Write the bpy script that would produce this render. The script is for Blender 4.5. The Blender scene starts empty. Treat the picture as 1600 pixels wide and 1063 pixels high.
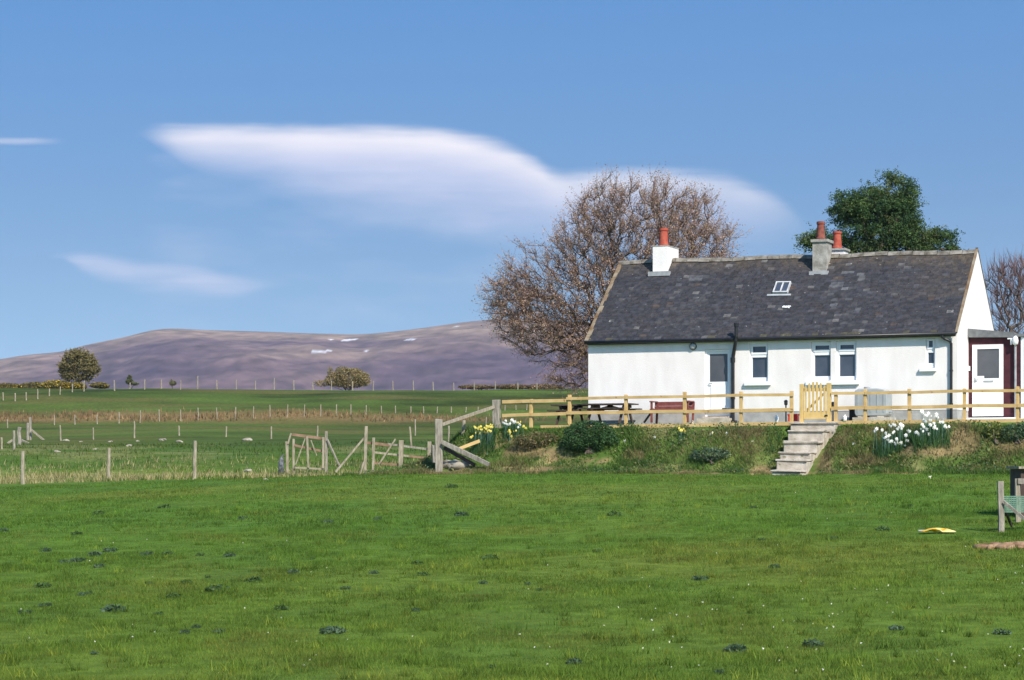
import bpy, bmesh, math, random
import numpy as np
from mathutils import Vector, Matrix

C = bpy.context.scene.collection
S = bpy.context.scene
random.seed(7)
RNG = np.random.default_rng(11)

# ------------------------------------------------------------------ camera
F, HZ = 3400.0, 735.0            # focal length and horizon row, in pixels of a 1600 wide picture
cam = bpy.data.cameras.new('camera')
cam.sensor_width = 36.0
cam.lens = 36.0 * F / 1600.0
cam.shift_y = (HZ - 531.5) / 1600.0
cam.clip_start, cam.clip_end = 0.5, 30000.0
camo = bpy.data.objects.new('camera', cam)
C.objects.link(camo)
camo.rotation_euler = (math.pi / 2, 0, 0)
S.camera = camo

# ------------------------------------------------------------------ light
SUN_EL, SUN_AZ = math.radians(40), math.radians(27)      # azimuth: to the right of straight behind the camera
sdir = Vector((math.sin(SUN_AZ) * math.cos(SUN_EL), -math.cos(SUN_AZ) * math.cos(SUN_EL), math.sin(SUN_EL)))
sun = bpy.data.lights.new('sun', 'SUN')
sun.energy = 4.8
sun.angle = math.radians(0.55)
sun.color = (1.0, 0.93, 0.82)
suno = bpy.data.objects.new('sun', sun)
C.objects.link(suno)
suno.rotation_euler = (-sdir).to_track_quat('-Z', 'Y').to_euler()

S.view_settings.view_transform = 'Standard'
S.view_settings.look = 'None'
S.view_settings.gamma = 1.0
S.view_settings.exposure = 0.36

world = bpy.data.worlds.new('World')
S.world = world
world.use_nodes = True


def build_world():
    nt = world.node_tree
    N, L = nt.nodes, nt.links
    N.clear()
    out = N.new('ShaderNodeOutputWorld')
    bg = N.new('ShaderNodeBackground')
    bg.inputs['Strength'].default_value = 0.10
    L.new(bg.outputs[0], out.inputs['Surface'])

    def math_(op, a, b=None, c=None, clamp=False):
        n = N.new('ShaderNodeMath')
        n.operation = op
        n.use_clamp = clamp
        for i, v in enumerate((a, b, c)):
            if v is None:
                continue
            if isinstance(v, (int, float)):
                n.inputs[i].default_value = v
            else:
                L.new(v, n.inputs[i])
        return n.outputs[0]

    def smooth(v, a, b):
        n = N.new('ShaderNodeMapRange')
        n.interpolation_type = 'SMOOTHSTEP'
        n.inputs['From Min'].default_value = a
        n.inputs['From Max'].default_value = b
        L.new(v, n.inputs['Value'])
        return n.outputs['Result']

    tc = N.new('ShaderNodeTexCoord')
    sep = N.new('ShaderNodeSeparateXYZ')
    L.new(tc.outputs['Generated'], sep.inputs[0])
    X, Y, Z = sep.outputs
    # clear northern spring air: the deep blue sits low over the hills
    z2 = math_('ADD', math_('MULTIPLY', math_('MAXIMUM', Z, 0.0), 3.0), 0.09)
    comb = N.new('ShaderNodeCombineXYZ')
    L.new(X, comb.inputs[0]); L.new(Y, comb.inputs[1]); L.new(z2, comb.inputs[2])
    nrm = N.new('ShaderNodeVectorMath'); nrm.operation = 'NORMALIZE'
    L.new(comb.outputs[0], nrm.inputs[0])
    sky = N.new('ShaderNodeTexSky')
    sky.sky_type = 'NISHITA'
    sky.sun_disc = False
    sky.sun_elevation = SUN_EL
    sky.sun_rotation = math.pi - SUN_AZ
    sky.altitude = 0
    sky.air_density = 1.0
    sky.dust_density = 0.6
    sky.ozone_density = 2.0
    L.new(nrm.outputs[0], sky.inputs[0])
    tint = N.new('ShaderNodeMix'); tint.data_type = 'RGBA'; tint.blend_type = 'MULTIPLY'
    tint.inputs[0].default_value = 1.0
    L.new(sky.outputs[0], tint.inputs[6])
    tg = N.new('ShaderNodeMix'); tg.data_type = 'RGBA'
    L.new(smooth(Z, 0.06, 0.25), tg.inputs[0])
    tg.inputs[6].default_value = SKY_LOW; tg.inputs[7].default_value = SKY_TINT
    L.new(tg.outputs[2], tint.inputs[7])
    # clouds, as directions: u = azimuth, v = height above the horizon (both tangents)
    front = math_('GREATER_THAN', Y, 0.2)
    ys = math_('MAXIMUM', Y, 0.05)
    u = math_('ADD', math_('MULTIPLY', math_('DIVIDE', X, ys), 2.125), 0.5)       # 0..1 over the main cloud bank
    v = math_('MULTIPLY', math_('DIVIDE', Z, ys), 3.4)                            # 0 horizon, upward
    nco = N.new('ShaderNodeCombineXYZ')
    L.new(math_('MULTIPLY', u, 9.0), nco.inputs[0]); L.new(math_('MULTIPLY', v, 22.0), nco.inputs[1])
    noi = N.new('ShaderNodeTexNoise'); noi.inputs['Scale'].default_value = 1.0
    noi.inputs['Detail'].default_value = 5; noi.inputs['Roughness'].default_value = 0.55
    L.new(nco.outputs[0], noi.inputs['Vector'])
    nval = math_('SUBTRACT', noi.outputs[0], 0.5)
    fco = N.new('ShaderNodeCombineXYZ')
    L.new(math_('ADD', math_('MULTIPLY', u, 5.0), math_('MULTIPLY', v, 9.0)), fco.inputs[0]); L.new(math_('MULTIPLY', v, 75.0), fco.inputs[1])
    fib = N.new('ShaderNodeTexNoise'); fib.inputs['Scale'].default_value = 1.0; fib.inputs['Detail'].default_value = 6
    fib.inputs['Distortion'].default_value = 0.6
    L.new(fco.outputs[0], fib.inputs['Vector'])
    fval = math_('SUBTRACT', fib.outputs[0], 0.5)

    def curve(pts, val):
        n = N.new('ShaderNodeFloatCurve')
        c = n.mapping.curves[0]
        while len(c.points) > 2:
            c.points.remove(c.points[0])
        c.points[0].location = pts[0]
        c.points[1].location = pts[-1]
        for p in pts[1:-1]:
            c.points.new(*p)
        n.mapping.update()
        L.new(val, n.inputs['Value'])
        return n.outputs[0]

    def px(pts):
        return [(x / 1600.0, (HZ - y) / 1000.0) for x, y in pts]
    top = curve(px([(0, 214), (200, 206), (235, 197), (300, 194), (500, 193), (640, 196), (720, 205), (780, 219),
                    (830, 240), (875, 266), (905, 266), (940, 262), (1040, 262), (1110, 266), (1180, 283), (1230, 312), (1262, 350), (1300, 380), (1600, 420)]), u)
    bot = curve(px([(0, 216), (200, 209), (250, 235), (300, 268), (400, 300), (500, 345), (600, 372), (700, 392), (800, 405),
                    (1000, 412), (1150, 412), (1230, 395), (1280, 372), (1330, 385), (1600, 425)]), u)
    vd = math_('ADD', v, math_('MULTIPLY', nval, 0.022))
    d = math_('SUBTRACT', top, vd)                     # depth below the upper edge
    frac = math_('DIVIDE', d, math_('MAXIMUM', math_('SUBTRACT', top, bot), 0.012), clamp=True)
    a_top = smooth(math_('ADD', d, math_('MULTIPLY', fval, 0.010)), -0.006, 0.028)
    a_bot = math_('POWER', math_('SUBTRACT', 1.0, smooth(math_('ADD', frac, math_('MULTIPLY', nval, 0.75)), -0.05, 1.05)), 0.75)
    ends = math_('MULTIPLY', smooth(u, 0.125, 0.175), math_('SUBTRACT', 1.0, smooth(u, 0.72, 0.80)))
    thin = math_('SUBTRACT', 0.92, math_('MULTIPLY', smooth(u, 0.42, 0.72), 0.34))
    a1 = math_('MULTIPLY', math_('MULTIPLY', a_top, a_bot), math_('MULTIPLY', ends, thin))
    a1 = math_('MULTIPLY', a1, math_('ADD', 0.95, math_('MULTIPLY', fval, 0.30)), clamp=True)
    white = math_('SUBTRACT', 1.0, smooth(math_('ADD', d, math_('MULTIPLY', fval, 0.05)), 0.012, 0.075))

    top2 = curve(px([(0, 396), (85, 395), (150, 397), (220, 408), (300, 414), (370, 428), (440, 434), (1600, 440)]), u)
    bot2 = curve(px([(0, 398), (85, 400), (130, 430), (200, 458), (300, 476), (380, 470), (440, 446), (1600, 444)]), u)
    d2 = math_('SUBTRACT', top2, math_('ADD', v, math_('MULTIPLY', nval, 0.03)))
    f2 = math_('DIVIDE', d2, math_('MAXIMUM', math_('SUBTRACT', top2, bot2), 0.01), clamp=True)
    a2 = math_('MULTIPLY', math_('MULTIPLY', smooth(d2, -0.006, 0.016), math_('SUBTRACT', 1.0, smooth(f2, 0.40, 1.05))),
               math_('MULTIPLY', math_('SUBTRACT', 1.0, smooth(u, 0.20, 0.30)), smooth(u, 0.04, 0.085)))
    a2 = math_('MULTIPLY', math_('MULTIPLY', a2, math_('ADD', 1.0, math_('MULTIPLY', math_('ADD', nval, fval), 1.3))), 0.42)
    d3 = math_('ABSOLUTE', math_('SUBTRACT', math_('ADD', v, math_('MULTIPLY', nval, 0.01)), (HZ - 221) / 1000))
    a3 = math_('MULTIPLY', math_('SUBTRACT', 1.0, smooth(d3, 0.0, 0.008)), math_('MULTIPLY', math_('SUBTRACT', 1.0, smooth(u, 0.02, 0.07)), 0.28))
    al = math_('MULTIPLY', math_('MAXIMUM', math_('MAXIMUM', a1, a2), a3), front)
    ccol = N.new('ShaderNodeMix'); ccol.data_type = 'RGBA'
    L.new(white, ccol.inputs[0])
    ccol.inputs[6].default_value = CLOUD_LOW
    ccol.inputs[7].default_value = CLOUD_HIGH
    fin = N.new('ShaderNodeMix'); fin.data_type = 'RGBA'
    L.new(al, fin.inputs[0]); L.new(tint.outputs[2], fin.inputs[6]); L.new(ccol.outputs[2], fin.inputs[7])
    L.new(fin.outputs[2], bg.inputs[0])


SKY_LOW = (1.27, 1.38, 1.29, 1)
SKY_TINT = (1.06, 1.70, 2.02, 1)
CLOUD_LOW = (6.7, 6.7, 8.2, 1)
CLOUD_HIGH = (9.3, 8.7, 8.9, 1)
build_world()

# ------------------------------------------------------------------ helpers
TH = math.radians(23.4)
CO, SI = math.cos(TH), math.sin(TH)
OX, OY, OZ = 13.398, 65.48, 1.47          # the cottage's near right corner, at ground level
LEN, DEP = 11.916, 6.148


def H(a, c, z=0.0):
    """house frame -> world: a to the right along the front, c towards the back"""
    return Vector((OX + a * CO + c * SI, OY - a * SI + c * CO, OZ + z))


def wall(px, py, c=0.0):
    """the place on the vertical plane c that lies behind a picture point -> (a, z) in the house frame"""
    t = (px - 800) / F
    a = (t * (OY + c * CO) - OX - c * SI) / (CO + t * SI)
    Y = OY - a * SI + c * CO
    return a, (HZ - py) / F * Y - OZ


def at(px, py, Y):
    return Vector(((px - 800) / F * Y, Y, (HZ - py) / F * Y))


def sstep(x, a, b):
    t = np.clip((np.asarray(x, float) - a) / (b - a), 0, 1)
    return t * t * (3 - 2 * t)


def vnoise(x, y, seed=0):
    x = np.asarray(x, float); y = np.asarray(y, float)
    xi = np.floor(x).astype(np.int64); yi = np.floor(y).astype(np.int64)
    fx = x - xi; fy = y - yi
    fx = fx * fx * (3 - 2 * fx); fy = fy * fy * (3 - 2 * fy)

    def h(i, j):
        n = (i * 374761393 + j * 668265263 + seed * 982451653) & 0x7fffffff
        n = ((n ^ (n >> 13)) * 1274126177) & 0x7fffffff
        return ((n ^ (n >> 16)) & 0xffff) / 65535.0
    return (h(xi, yi) * (1 - fx) + h(xi + 1, yi) * fx) * (1 - fy) + (h(xi, yi + 1) * (1 - fx) + h(xi + 1, yi + 1) * fx) * fy - 0.5


def fbm(x, y, seed=0, o=4):
    s = 0; a = 1
    for k in range(o):
        s = s + a * vnoise(x * 2 ** k, y * 2 ** k, seed + k); a *= 0.5
    return s


_ty = np.array([-300, 55, 72, 90, 137, 175, 195, 212, 232, 248, 262, 280, 310, 420, 700, 1500, 9000.0])
_tz = np.array([-0.6, -0.6, -0.35, 0.35, 1.8, 3.05, 4.1, 6.0, 8.4, 9.35, 9.7, 9.6, 8.6, 2, -20, -40, -60.0])
_yy = np.linspace(-300, 9000, 18601)
_zz = np.interp(_yy, _ty, _tz)
_k = np.exp(-0.5 * (np.arange(-24, 25) / 9.0) ** 2); _k /= _k.sum()
_zz = np.convolve(np.pad(_zz, 24, mode='edge'), _k, mode='valid')
_dd = np.linspace(0, 80, 161)
_drop = np.interp(_dd, [0, 3, 20, 38, 50, 62, 80], [0, 0.10, 1.06, 2.02, 2.2, 1.9, 1.7])
_k2 = np.exp(-0.5 * (np.arange(-10, 11) / 4.0) ** 2); _k2 /= _k2.sum()
_drop = np.convolve(np.pad(_drop, 10, mode='edge'), _k2, mode='valid'); _drop -= _drop[0]


def local(X, Y):
    return (X - OX) * CO - (Y - OY) * SI, (X - OX) * SI + (Y - OY) * CO


STEP_A0, STEP_A1 = wall(1268, 660, -2.8)[0], wall(1228, 738, -6.4)[0]


def zT(X, Y):
    X = np.asarray(X, float); Y = np.asarray(Y, float)
    a, c = local(X, Y)
    h0 = np.interp(a, [-60, -30, -14, 40], [-0.9, -0.45, -0.10, -0.08])
    zf = h0 - np.interp(-6 - c, _dd, _drop)
    zfar = np.interp(Y, _yy, _zz) + 0.5 * fbm(X / 23, Y / 23, 3, 3) * sstep(Y, 90, 160)
    e = sstep(c, -6, 22)
    zb = np.where(c < -6, zf, h0 * (1 - e) + zfar * e)
    wob = 0.45 * vnoise(a * 0.55, c * 0.2, 21) + 0.25 * vnoise(a * 1.7, c * 0.7, 22)
    m = sstep(c + wob * (1 - sstep(c, -3.6, -2.9)), -5.7, -3.0) * (1 - sstep(c, 12, 34)) * sstep(a, -17.2, -14.2)
    z = zb * (1 - m) + m * (1.29 + .15 * sstep(c, -2.4, -.8))
    ast = np.interp(c, [-6.4, -2.8], [STEP_A1, STEP_A0])
    cut = 1 - sstep(np.abs(a - ast), .50, 1.0)
    cut = cut * sstep(c, -7.2, -6.4) * (1 - sstep(c, -3.0, -2.7))
    bank = 4 * m * (1 - m) * (1 - cut)
    z = z + bank * (0.42 * fbm(a * 0.9, c * 0.9, 5, 4))
    near = (1 - sstep(Y, 90, 140))
    z = z + near * (1 - m) * (0.05 * fbm(X / 5.0, Y / 5.0, 8, 3) + 0.02 * fbm(X * 1.2, Y * 1.2, 9, 2)) * sstep(-c, 5.0, 9.0)
    rough = sstep(c, -6, -3) * near * (1 - m)
    z = z + rough * 0.22 * fbm(X / 2.6, Y / 2.6, 31, 3)
    lin = -0.12 + np.clip((c + 6.5) / 3.4, 0, 1) * 1.50 - .55
    z = np.where(cut > 0, z + (np.minimum(z, lin) - z) * cut, z)
    return z


def hit(px, py, y0=12.0, y1=330.0):
    """where the line of sight first meets the ground"""
    ys = np.concatenate([np.arange(y0, 90, 0.05), np.arange(90, y1, 0.25)])
    g = zT((px - 800) / F * ys, ys) - (HZ - py) / F * ys
    k = np.argmax(g > 0)
    if g[k] <= 0:
        k = int(np.argmax(g))
    Y = float(ys[k])
    X = (px - 800) / F * Y
    return Vector((X, Y, float(zT(X, Y))))


# --- object plumbing
def tag(o, label, cat, group=None, kind=None):
    if label: o['label'] = label
    if cat: o['category'] = cat
    if group: o['group'] = group
    if kind: o['kind'] = kind
    return o


def thing(name, label, cat, loc, rz=0.0, group=None):
    o = bpy.data.objects.new(name, None)
    C.objects.link(o)
    o.location = loc
    o.rotation_euler = (0, 0, rz)
    o.empty_display_size = 0.2
    return tag(o, label, cat, group)


def hthing(name, label, cat, a, c, z=0.0, group=None):
    return thing(name, label, cat, H(a, c, z), -TH, group)


def mesh_np(name, V, Fc, mat, parent=None, col=None, smooth=False):
    """V (n,3), Fc (m,k) of equal sized faces, col (n,4) per vertex"""
    V = np.ascontiguousarray(V, np.float32); Fc = np.ascontiguousarray(Fc, np.int32)
    me = bpy.data.meshes.new(name)
    k = Fc.shape[1]
    me.vertices.add(len(V)); me.vertices.foreach_set('co', V.ravel())
    me.loops.add(Fc.size); me.loops.foreach_set('vertex_index', Fc.ravel())
    me.polygons.add(len(Fc)); me.polygons.foreach_set('loop_start', np.arange(0, Fc.size, k, dtype=np.int32))
    if smooth:
        me.polygons.foreach_set('use_smooth', np.ones(len(Fc), bool))
    if col is not None:
        at_ = me.color_attributes.new('col', 'FLOAT_COLOR', 'POINT')
        at_.data.foreach_set('color', np.ascontiguousarray(col, np.float32).ravel())
    me.update(calc_edges=True)
    me.materials.append(mat)
    o = bpy.data.objects.new(name, me)
    C.objects.link(o)
    if parent: o.parent = parent
    return o


class MB:
    def __init__(s):
        s.v = []; s.f = []

    def quad(s, *p):
        i = len(s.v); s.v += [tuple(q) for q in p]; s.f.append(tuple(range(i, i + len(p)))); return s

    def box(s, x0, x1, y0, y1, z0, z1, jit=0.0):
        i = len(s.v)
        r = lambda: random.uniform(-jit, jit) if jit else 0
        for z in (z0, z1):
            for x, y in ((x0, y0), (x1, y0), (x1, y1), (x0, y1)):
                s.v.append((x + r(), y + r(), z + r()))
        s.f += [(i, i + 3, i + 2, i + 1), (i + 4, i + 5, i + 6, i + 7), (i, i + 1, i + 5, i + 4), (i + 1, i + 2, i + 6, i + 5),
                (i + 2, i + 3, i + 7, i + 6), (i + 3, i, i + 4, i + 7)]
        return s

    def tube(s, pts, rad, n=8, cap=True, sq=False, up=(0, 0, 1), asp=1.0, ph=None):
        pts = [Vector(p) for p in pts]
        if not isinstance(rad, (list, tuple)): rad = [rad] * len(pts)
        i0 = len(s.v)
        for k, p in enumerate(pts):
            d = (pts[min(k + 1, len(pts) - 1)] - pts[max(k - 1, 0)]).normalized()
            u = Vector(up)
            if abs(d.dot(u)) > 0.95: u = Vector((0, 1, 0)) if abs(d.y) < 0.9 else Vector((1, 0, 0))
            e1 = d.cross(u).normalized(); e2 = e1.cross(d)
            off = ph if ph is not None else (math.pi / n if n == 4 else 0)
            for j in range(n):
                t = 2 * math.pi * j / n + off
                s.v.append(tuple(p + (e1 * math.cos(t) + e2 * math.sin(t) * asp) * rad[k]))
        for k in range(len(pts) - 1):
            for j in range(n):
                a = i0 + k * n + j; b = i0 + k * n + (j + 1) % n
                s.f.append((a, b, b + n, a + n))
        if cap:
            s.f.append(tuple(i0 + j for j in reversed(range(n))))
            s.f.append(tuple(i0 + (len(pts) - 1) * n + j for j in range(n)))
        return s

    def bar(s, p, q, w, h, up=(0, 0, 1), jit=0.0):
        """a sawn timber from p to q, w across, h along up"""
        p, q = Vector(p), Vector(q)
        d = (q - p).normalized(); u = Vector(up)
        if abs(d.dot(u)) > 0.97: u = Vector((0, 1, 0))
        e1 = d.cross(u).normalized(); e2 = e1.cross(d)
        i = len(s.v); n = 4
        for k in range(n):
            c = p.lerp(q, k / (n - 1))
            for a, b in ((-1, -1), (1, -1), (1, 1), (-1, 1)):
                r = random.uniform(-jit, jit)
                s.v.append(tuple(c + e1 * (a * w / 2 + r) + e2 * (b * h / 2 + random.uniform(-jit, jit))))
        for k in range(n - 1):
            for j in range(4):
                a = i + k * 4 + j; b = i + k * 4 + (j + 1) % 4
                s.f.append((a, b, b + 4, a + 4))
        s.f.append((i + 3, i + 2, i + 1, i)); m = i + (n - 1) * 4
        s.f.append((m, m + 1, m + 2, m + 3))
        return s

    def prism(s, poly, y0, y1):
        """polygon in xz, extruded along y"""
        i = len(s.v); n = len(poly)
        s.v += [(x, y0, z) for x, z in poly] + [(x, y1, z) for x, z in poly]
        s.f.append(tuple(range(i, i + n))); s.f.append(tuple(reversed(range(i + n, i + 2 * n))))
        for j in range(n):
            k = (j + 1) % n
            s.f.append((i + k, i + j, i + n + j, i + n + k))
        return s

    def prism_x(s, poly, x0, x1):
        """polygon in yz, extruded along x"""
        i = len(s.v); n = len(poly)
        s.v += [(x0, y, z) for y, z in poly] + [(x1, y, z) for y, z in poly]
        s.f.append(tuple(reversed(range(i, i + n)))); s.f.append(tuple(range(i + n, i + 2 * n)))
        for j in range(n):
            k = (j + 1) % n
            s.f.append((i + j, i + k, i + n + k, i + n + j))
        return s

    def lathe(s, prof, cx, cy, n=20):
        i = len(s.v)
        for r, z in prof:
            for j in range(n):
                t = 2 * math.pi * j / n
                s.v.append((cx + r * math.cos(t), cy + r * math.sin(t), z))
        for k in range(len(prof) - 1):
            for j in range(n):
                a = i + k * n + j; b = i + k * n + (j + 1) % n
                s.f.append((a, b, b + n, a + n))
        s.f.append(tuple(i + j for j in reversed(range(n))))
        m = i + (len(prof) - 1) * n
        s.f.append(tuple(m + j for j in range(n)))
        return s

    def build(s, name, mat, parent=None, smooth=False, bevel=0.0):
        me = bpy.data.meshes.new(name)
        me.from_pydata(s.v, [], s.f)
        bm = bmesh.new(); bm.from_mesh(me)
        bmesh.ops.recalc_face_normals(bm, faces=bm.faces)
        bm.to_mesh(me); bm.free()
        if smooth:
            me.polygons.foreach_set('use_smooth', [True] * len(me.polygons))
        me.materials.append(mat)
        o = bpy.data.objects.new(name, me)
        C.objects.link(o)
        if parent: o.parent = parent
        if bevel:
            b = o.modifiers.new('bevel', 'BEVEL'); b.width = bevel; b.segments = 2; b.limit_method = 'ANGLE'
        return o


# --- materials
def pm(name, c1, c2=None, scale=6.0, rough=0.8, bump=0.0, bscale=None, attr=False, spec=0.3, detail=4.0, stretch=None,
       spots=None, transl=0.0, lo=0.35, hi=0.65):
    """two colours mixed by noise; attr multiplies by the vertex colour; spots = (colour, scale, threshold)"""
    m = bpy.data.materials.new(name); m.use_nodes = True
    nt = m.node_tree; N, L = nt.nodes, nt.links
    b = N['Principled BSDF']
    b.inputs['Roughness'].default_value = rough
    b.inputs['Specular IOR Level'].default_value = spec
    tc = N.new('ShaderNodeTexCoord'); vec = tc.outputs['Object']
    if stretch:
        mp = N.new('ShaderNodeMapping'); mp.inputs['Scale'].default_value = stretch
        L.new(vec, mp.inputs['Vector']); vec = mp.outputs[0]
    no = N.new('ShaderNodeTexNoise'); no.inputs['Scale'].default_value = scale; no.inputs['Detail'].default_value = detail
    L.new(vec, no.inputs['Vector'])
    ramp = N.new('ShaderNodeMapRange'); ramp.inputs['From Min'].default_value = lo; ramp.inputs['From Max'].default_value = hi
    L.new(no.outputs[0], ramp.inputs['Value'])
    mx = N.new('ShaderNodeMix'); mx.data_type = 'RGBA'
    L.new(ramp.outputs[0], mx.inputs[0])
    mx.inputs[6].default_value = (*c1, 1); mx.inputs[7].default_value = (*(c2 or c1), 1)
    col = mx.outputs[2]
    if spots:
        sc, ss, th = spots
        n2 = N.new('ShaderNodeTexNoise'); n2.inputs['Scale'].default_value = ss; n2.inputs['Detail'].default_value = 3
        L.new(vec, n2.inputs['Vector'])
        r2 = N.new('ShaderNodeMapRange'); r2.inputs['From Min'].default_value = th; r2.inputs['From Max'].default_value = th + 0.06
        L.new(n2.outputs[0], r2.inputs['Value'])
        m2 = N.new('ShaderNodeMix'); m2.data_type = 'RGBA'
        L.new(r2.outputs[0], m2.inputs[0]); L.new(col, m2.inputs[6]); m2.inputs[7].default_value = (*sc, 1)
        col = m2.outputs[2]
    if attr:
        va = N.new('ShaderNodeVertexColor'); va.layer_name = 'col'
        mm = N.new('ShaderNodeMix'); mm.data_type = 'RGBA'; mm.blend_type = 'MULTIPLY'; mm.inputs[0].default_value = 1
        L.new(col, mm.inputs[6]); L.new(va.outputs[0], mm.inputs[7]); col = mm.outputs[2]
    L.new(col, b.inputs['Base Color'])
    if bump:
        nb = N.new('ShaderNodeTexNoise'); nb.inputs['Scale'].default_value = bscale or scale * 3; nb.inputs['Detail'].default_value = 5
        L.new(vec, nb.inputs['Vector'])
        bp = N.new('ShaderNodeBump'); bp.inputs['Strength'].default_value = bump; bp.inputs['Distance'].default_value = 0.03
        L.new(nb.outputs[0], bp.inputs['Height']); L.new(bp.outputs[0], b.inputs['Normal'])
    if transl:
        tr = N.new('ShaderNodeBsdfTranslucent'); L.new(col, tr.inputs['Color'])
        ms = N.new('ShaderNodeMixShader'); ms.inputs[0].default_value = transl
        L.new(b.outputs[0], ms.inputs[1]); L.new(tr.outputs[0], ms.inputs[2])
        L.new(ms.outputs[0], N['Material Output'].inputs['Surface'])
    return m


M = {}
M['ground'] = pm('grass_ground', (0.72, 0.74, 0.72), (1.25, 1.22, 1.2), 3.2, 0.95, 0.5, 14.0, attr=True, spec=0.1, detail=8)
M['grass'] = pm('grass_blades', (0.85, 0.88, 0.85), (1.12, 1.1, 1.1), 0.5, 0.75, attr=True, spec=0.15, transl=0.35)
M['leafy'] = pm('leaf', (0.9, 0.9, 0.9), (1.1, 1.1, 1.1), 2.0, 0.6, attr=True, spec=0.25, transl=0.25)
M['hill'] = pm('heather_moor', (0.72, 0.70, 0.72), (1.28, 1.24, 1.2), 0.022, 0.95, attr=True, spec=0.05, detail=9)
M['render'] = pm('white_render', (0.765, 0.715, 0.685), (0.855, 0.805, 0.775), 2.4, 0.95, 0.35, 70.0, spec=0.15, detail=9, stretch=(1, 1, 0.35), lo=0.25, hi=0.6)
M['plinth'] = pm('grey_plinth', (0.33, 0.32, 0.32), (0.46, 0.44, 0.43), 3.0, 0.9, 0.3, 40.0)
M['trim'] = pm('white_paint', (0.84, 0.84, 0.84), (0.88, 0.88, 0.88), 3.0, 0.45, spec=0.4)
M['pane'] = pm('window_glass', (0.030, 0.040, 0.062), (0.060, 0.070, 0.095), 1.5, 0.06, spec=0.8)
M['door_pane'] = pm('obscured_glass', (0.075, 0.075, 0.088), (0.105, 0.105, 0.115), 1.5, 0.25, spec=0.6)
M['slate'] = pm('roof_slate', (0.70, 0.70, 0.73), (1.3, 1.27, 1.23), 7.0, 0.7, 0.4, 30.0, attr=True, spec=0.3, detail=9, spots=((5.5, 5.3, 4.9), 9.0, 0.70))
M['ridge'] = pm('ridge_mortar', (0.10, 0.085, 0.065), (0.30, 0.27, 0.23), 4.0, 0.95, 0.5, 20.0, detail=6)
M['verge'] = pm('ochre_lichen_mortar', (0.17, 0.10, 0.05), (0.28, 0.23, 0.16), 3.0, 0.95, 0.4, 20.0)
M['black'] = pm('black_plastic', (0.012, 0.012, 0.014), (0.022, 0.022, 0.024), 4.0, 0.4, spec=0.4)
M['fascia'] = pm('grey_fascia', (0.09, 0.09, 0.10), (0.13, 0.13, 0.14), 4.0, 0.7)
M['pot'] = pm('terracotta', (0.33, 0.055, 0.035), (0.42, 0.10, 0.06), 7.0, 0.8, 0.2)
M['pot_old'] = pm('sooty_terracotta', (0.17, 0.05, 0.04), (0.27, 0.085, 0.06), 9.0, 0.85, 0.2)
M['stack'] = pm('weathered_cement', (0.24, 0.22, 0.19), (0.43, 0.41, 0.37), 4.0, 0.95, 0.5, 25.0, detail=7)
M['lead'] = pm('lead_flashing', (0.28, 0.29, 0.30), (0.40, 0.41, 0.42), 5.0, 0.6)
M['maroon'] = pm('maroon_boarding', (0.055, 0.012, 0.018), (0.085, 0.02, 0.028), 5.0, 0.6, 0.1)
M['pine'] = pm('new_pine', (0.50, 0.33, 0.13), (0.62, 0.43, 0.19), 3.0, 0.8, 0.2, 40.0, stretch=(1, 1, 1), spots=((0.33, 0.17, 0.06), 5.0, 0.68))
M['gatewood'] = pm('yellow_pine', (0.56, 0.38, 0.13), (0.68, 0.48, 0.19), 4.0, 0.8, 0.2, 40.0)
M['oldwood'] = pm('weathered_wood', (0.20, 0.175, 0.14), (0.37, 0.33, 0.27), 6.0, 0.95, 0.5, 30.0, stretch=(3, 3, 0.6))
M['oldpost'] = pm('pale_weathered_wood', (0.23, 0.19, 0.135), (0.38, 0.33, 0.25), 6.0, 0.95, 0.4, 30.0, stretch=(3, 3, 0.6))
M['redwood'] = pm('reddish_old_wood', (0.20, 0.115, 0.075), (0.30, 0.19, 0.13), 6.0, 0.95, 0.4, 30.0)
M['dark_wood'] = pm('dark_wood', (0.055, 0.035, 0.028), (0.095, 0.065, 0.052), 6.0, 0.8, 0.2)
M['bench'] = pm('red_brown_stain', (0.17, 0.045, 0.04), (0.24, 0.075, 0.06), 8.0, 0.6, 0.1)
M['concrete'] = pm('old_concrete', (0.37, 0.315, 0.25), (0.60, 0.535, 0.45), 3.5, 0.95, 0.6, 25.0, detail=9, spots=((0.22, 0.20, 0.13), 5.0, 0.66))
M['tank'] = pm('grey_tank', (0.33, 0.35, 0.36), (0.40, 0.42, 0.42), 2.0, 0.6)
M['redplastic'] = pm('red_plastic', (0.62, 0.03, 0.035), (0.68, 0.05, 0.05), 5.0, 0.4)
M['yellow'] = pm('yellow_plastic', (0.72, 0.42, 0.03), (0.80, 0.62, 0.25), 9.0, 0.45)
M['stone'] = pm('field_stone', (0.22, 0.19, 0.14), (0.38, 0.34, 0.27), 5.0, 0.95, 0.5)
M['earthclod'] = pm('earth_clod', (0.17, 0.095, 0.05), (0.36, 0.23, 0.14), 6.0, 0.95, 0.6, 14.0)
M['bark'] = pm('bark', (0.085, 0.062, 0.05), (0.16, 0.125, 0.10), 5.0, 0.95, 0.4)
M['netting'] = pm('green_netting', (0.10, 0.20, 0.14), (0.16, 0.27, 0.20), 20.0, 0.8)
M['lampglass'] = pm('lamp_glass', (0.30, 0.30, 0.31), (0.5, 0.5, 0.5), 4.0, 0.2, spec=0.6)
M['petal_white'] = pm('white_petal', (0.82, 0.81, 0.72), (0.88, 0.87, 0.82), 10.0, 0.6)
M['petal_yellow'] = pm('yellow_petal', (0.72, 0.56, 0.05), (0.80, 0.68, 0.18), 10.0, 0.6)

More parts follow.
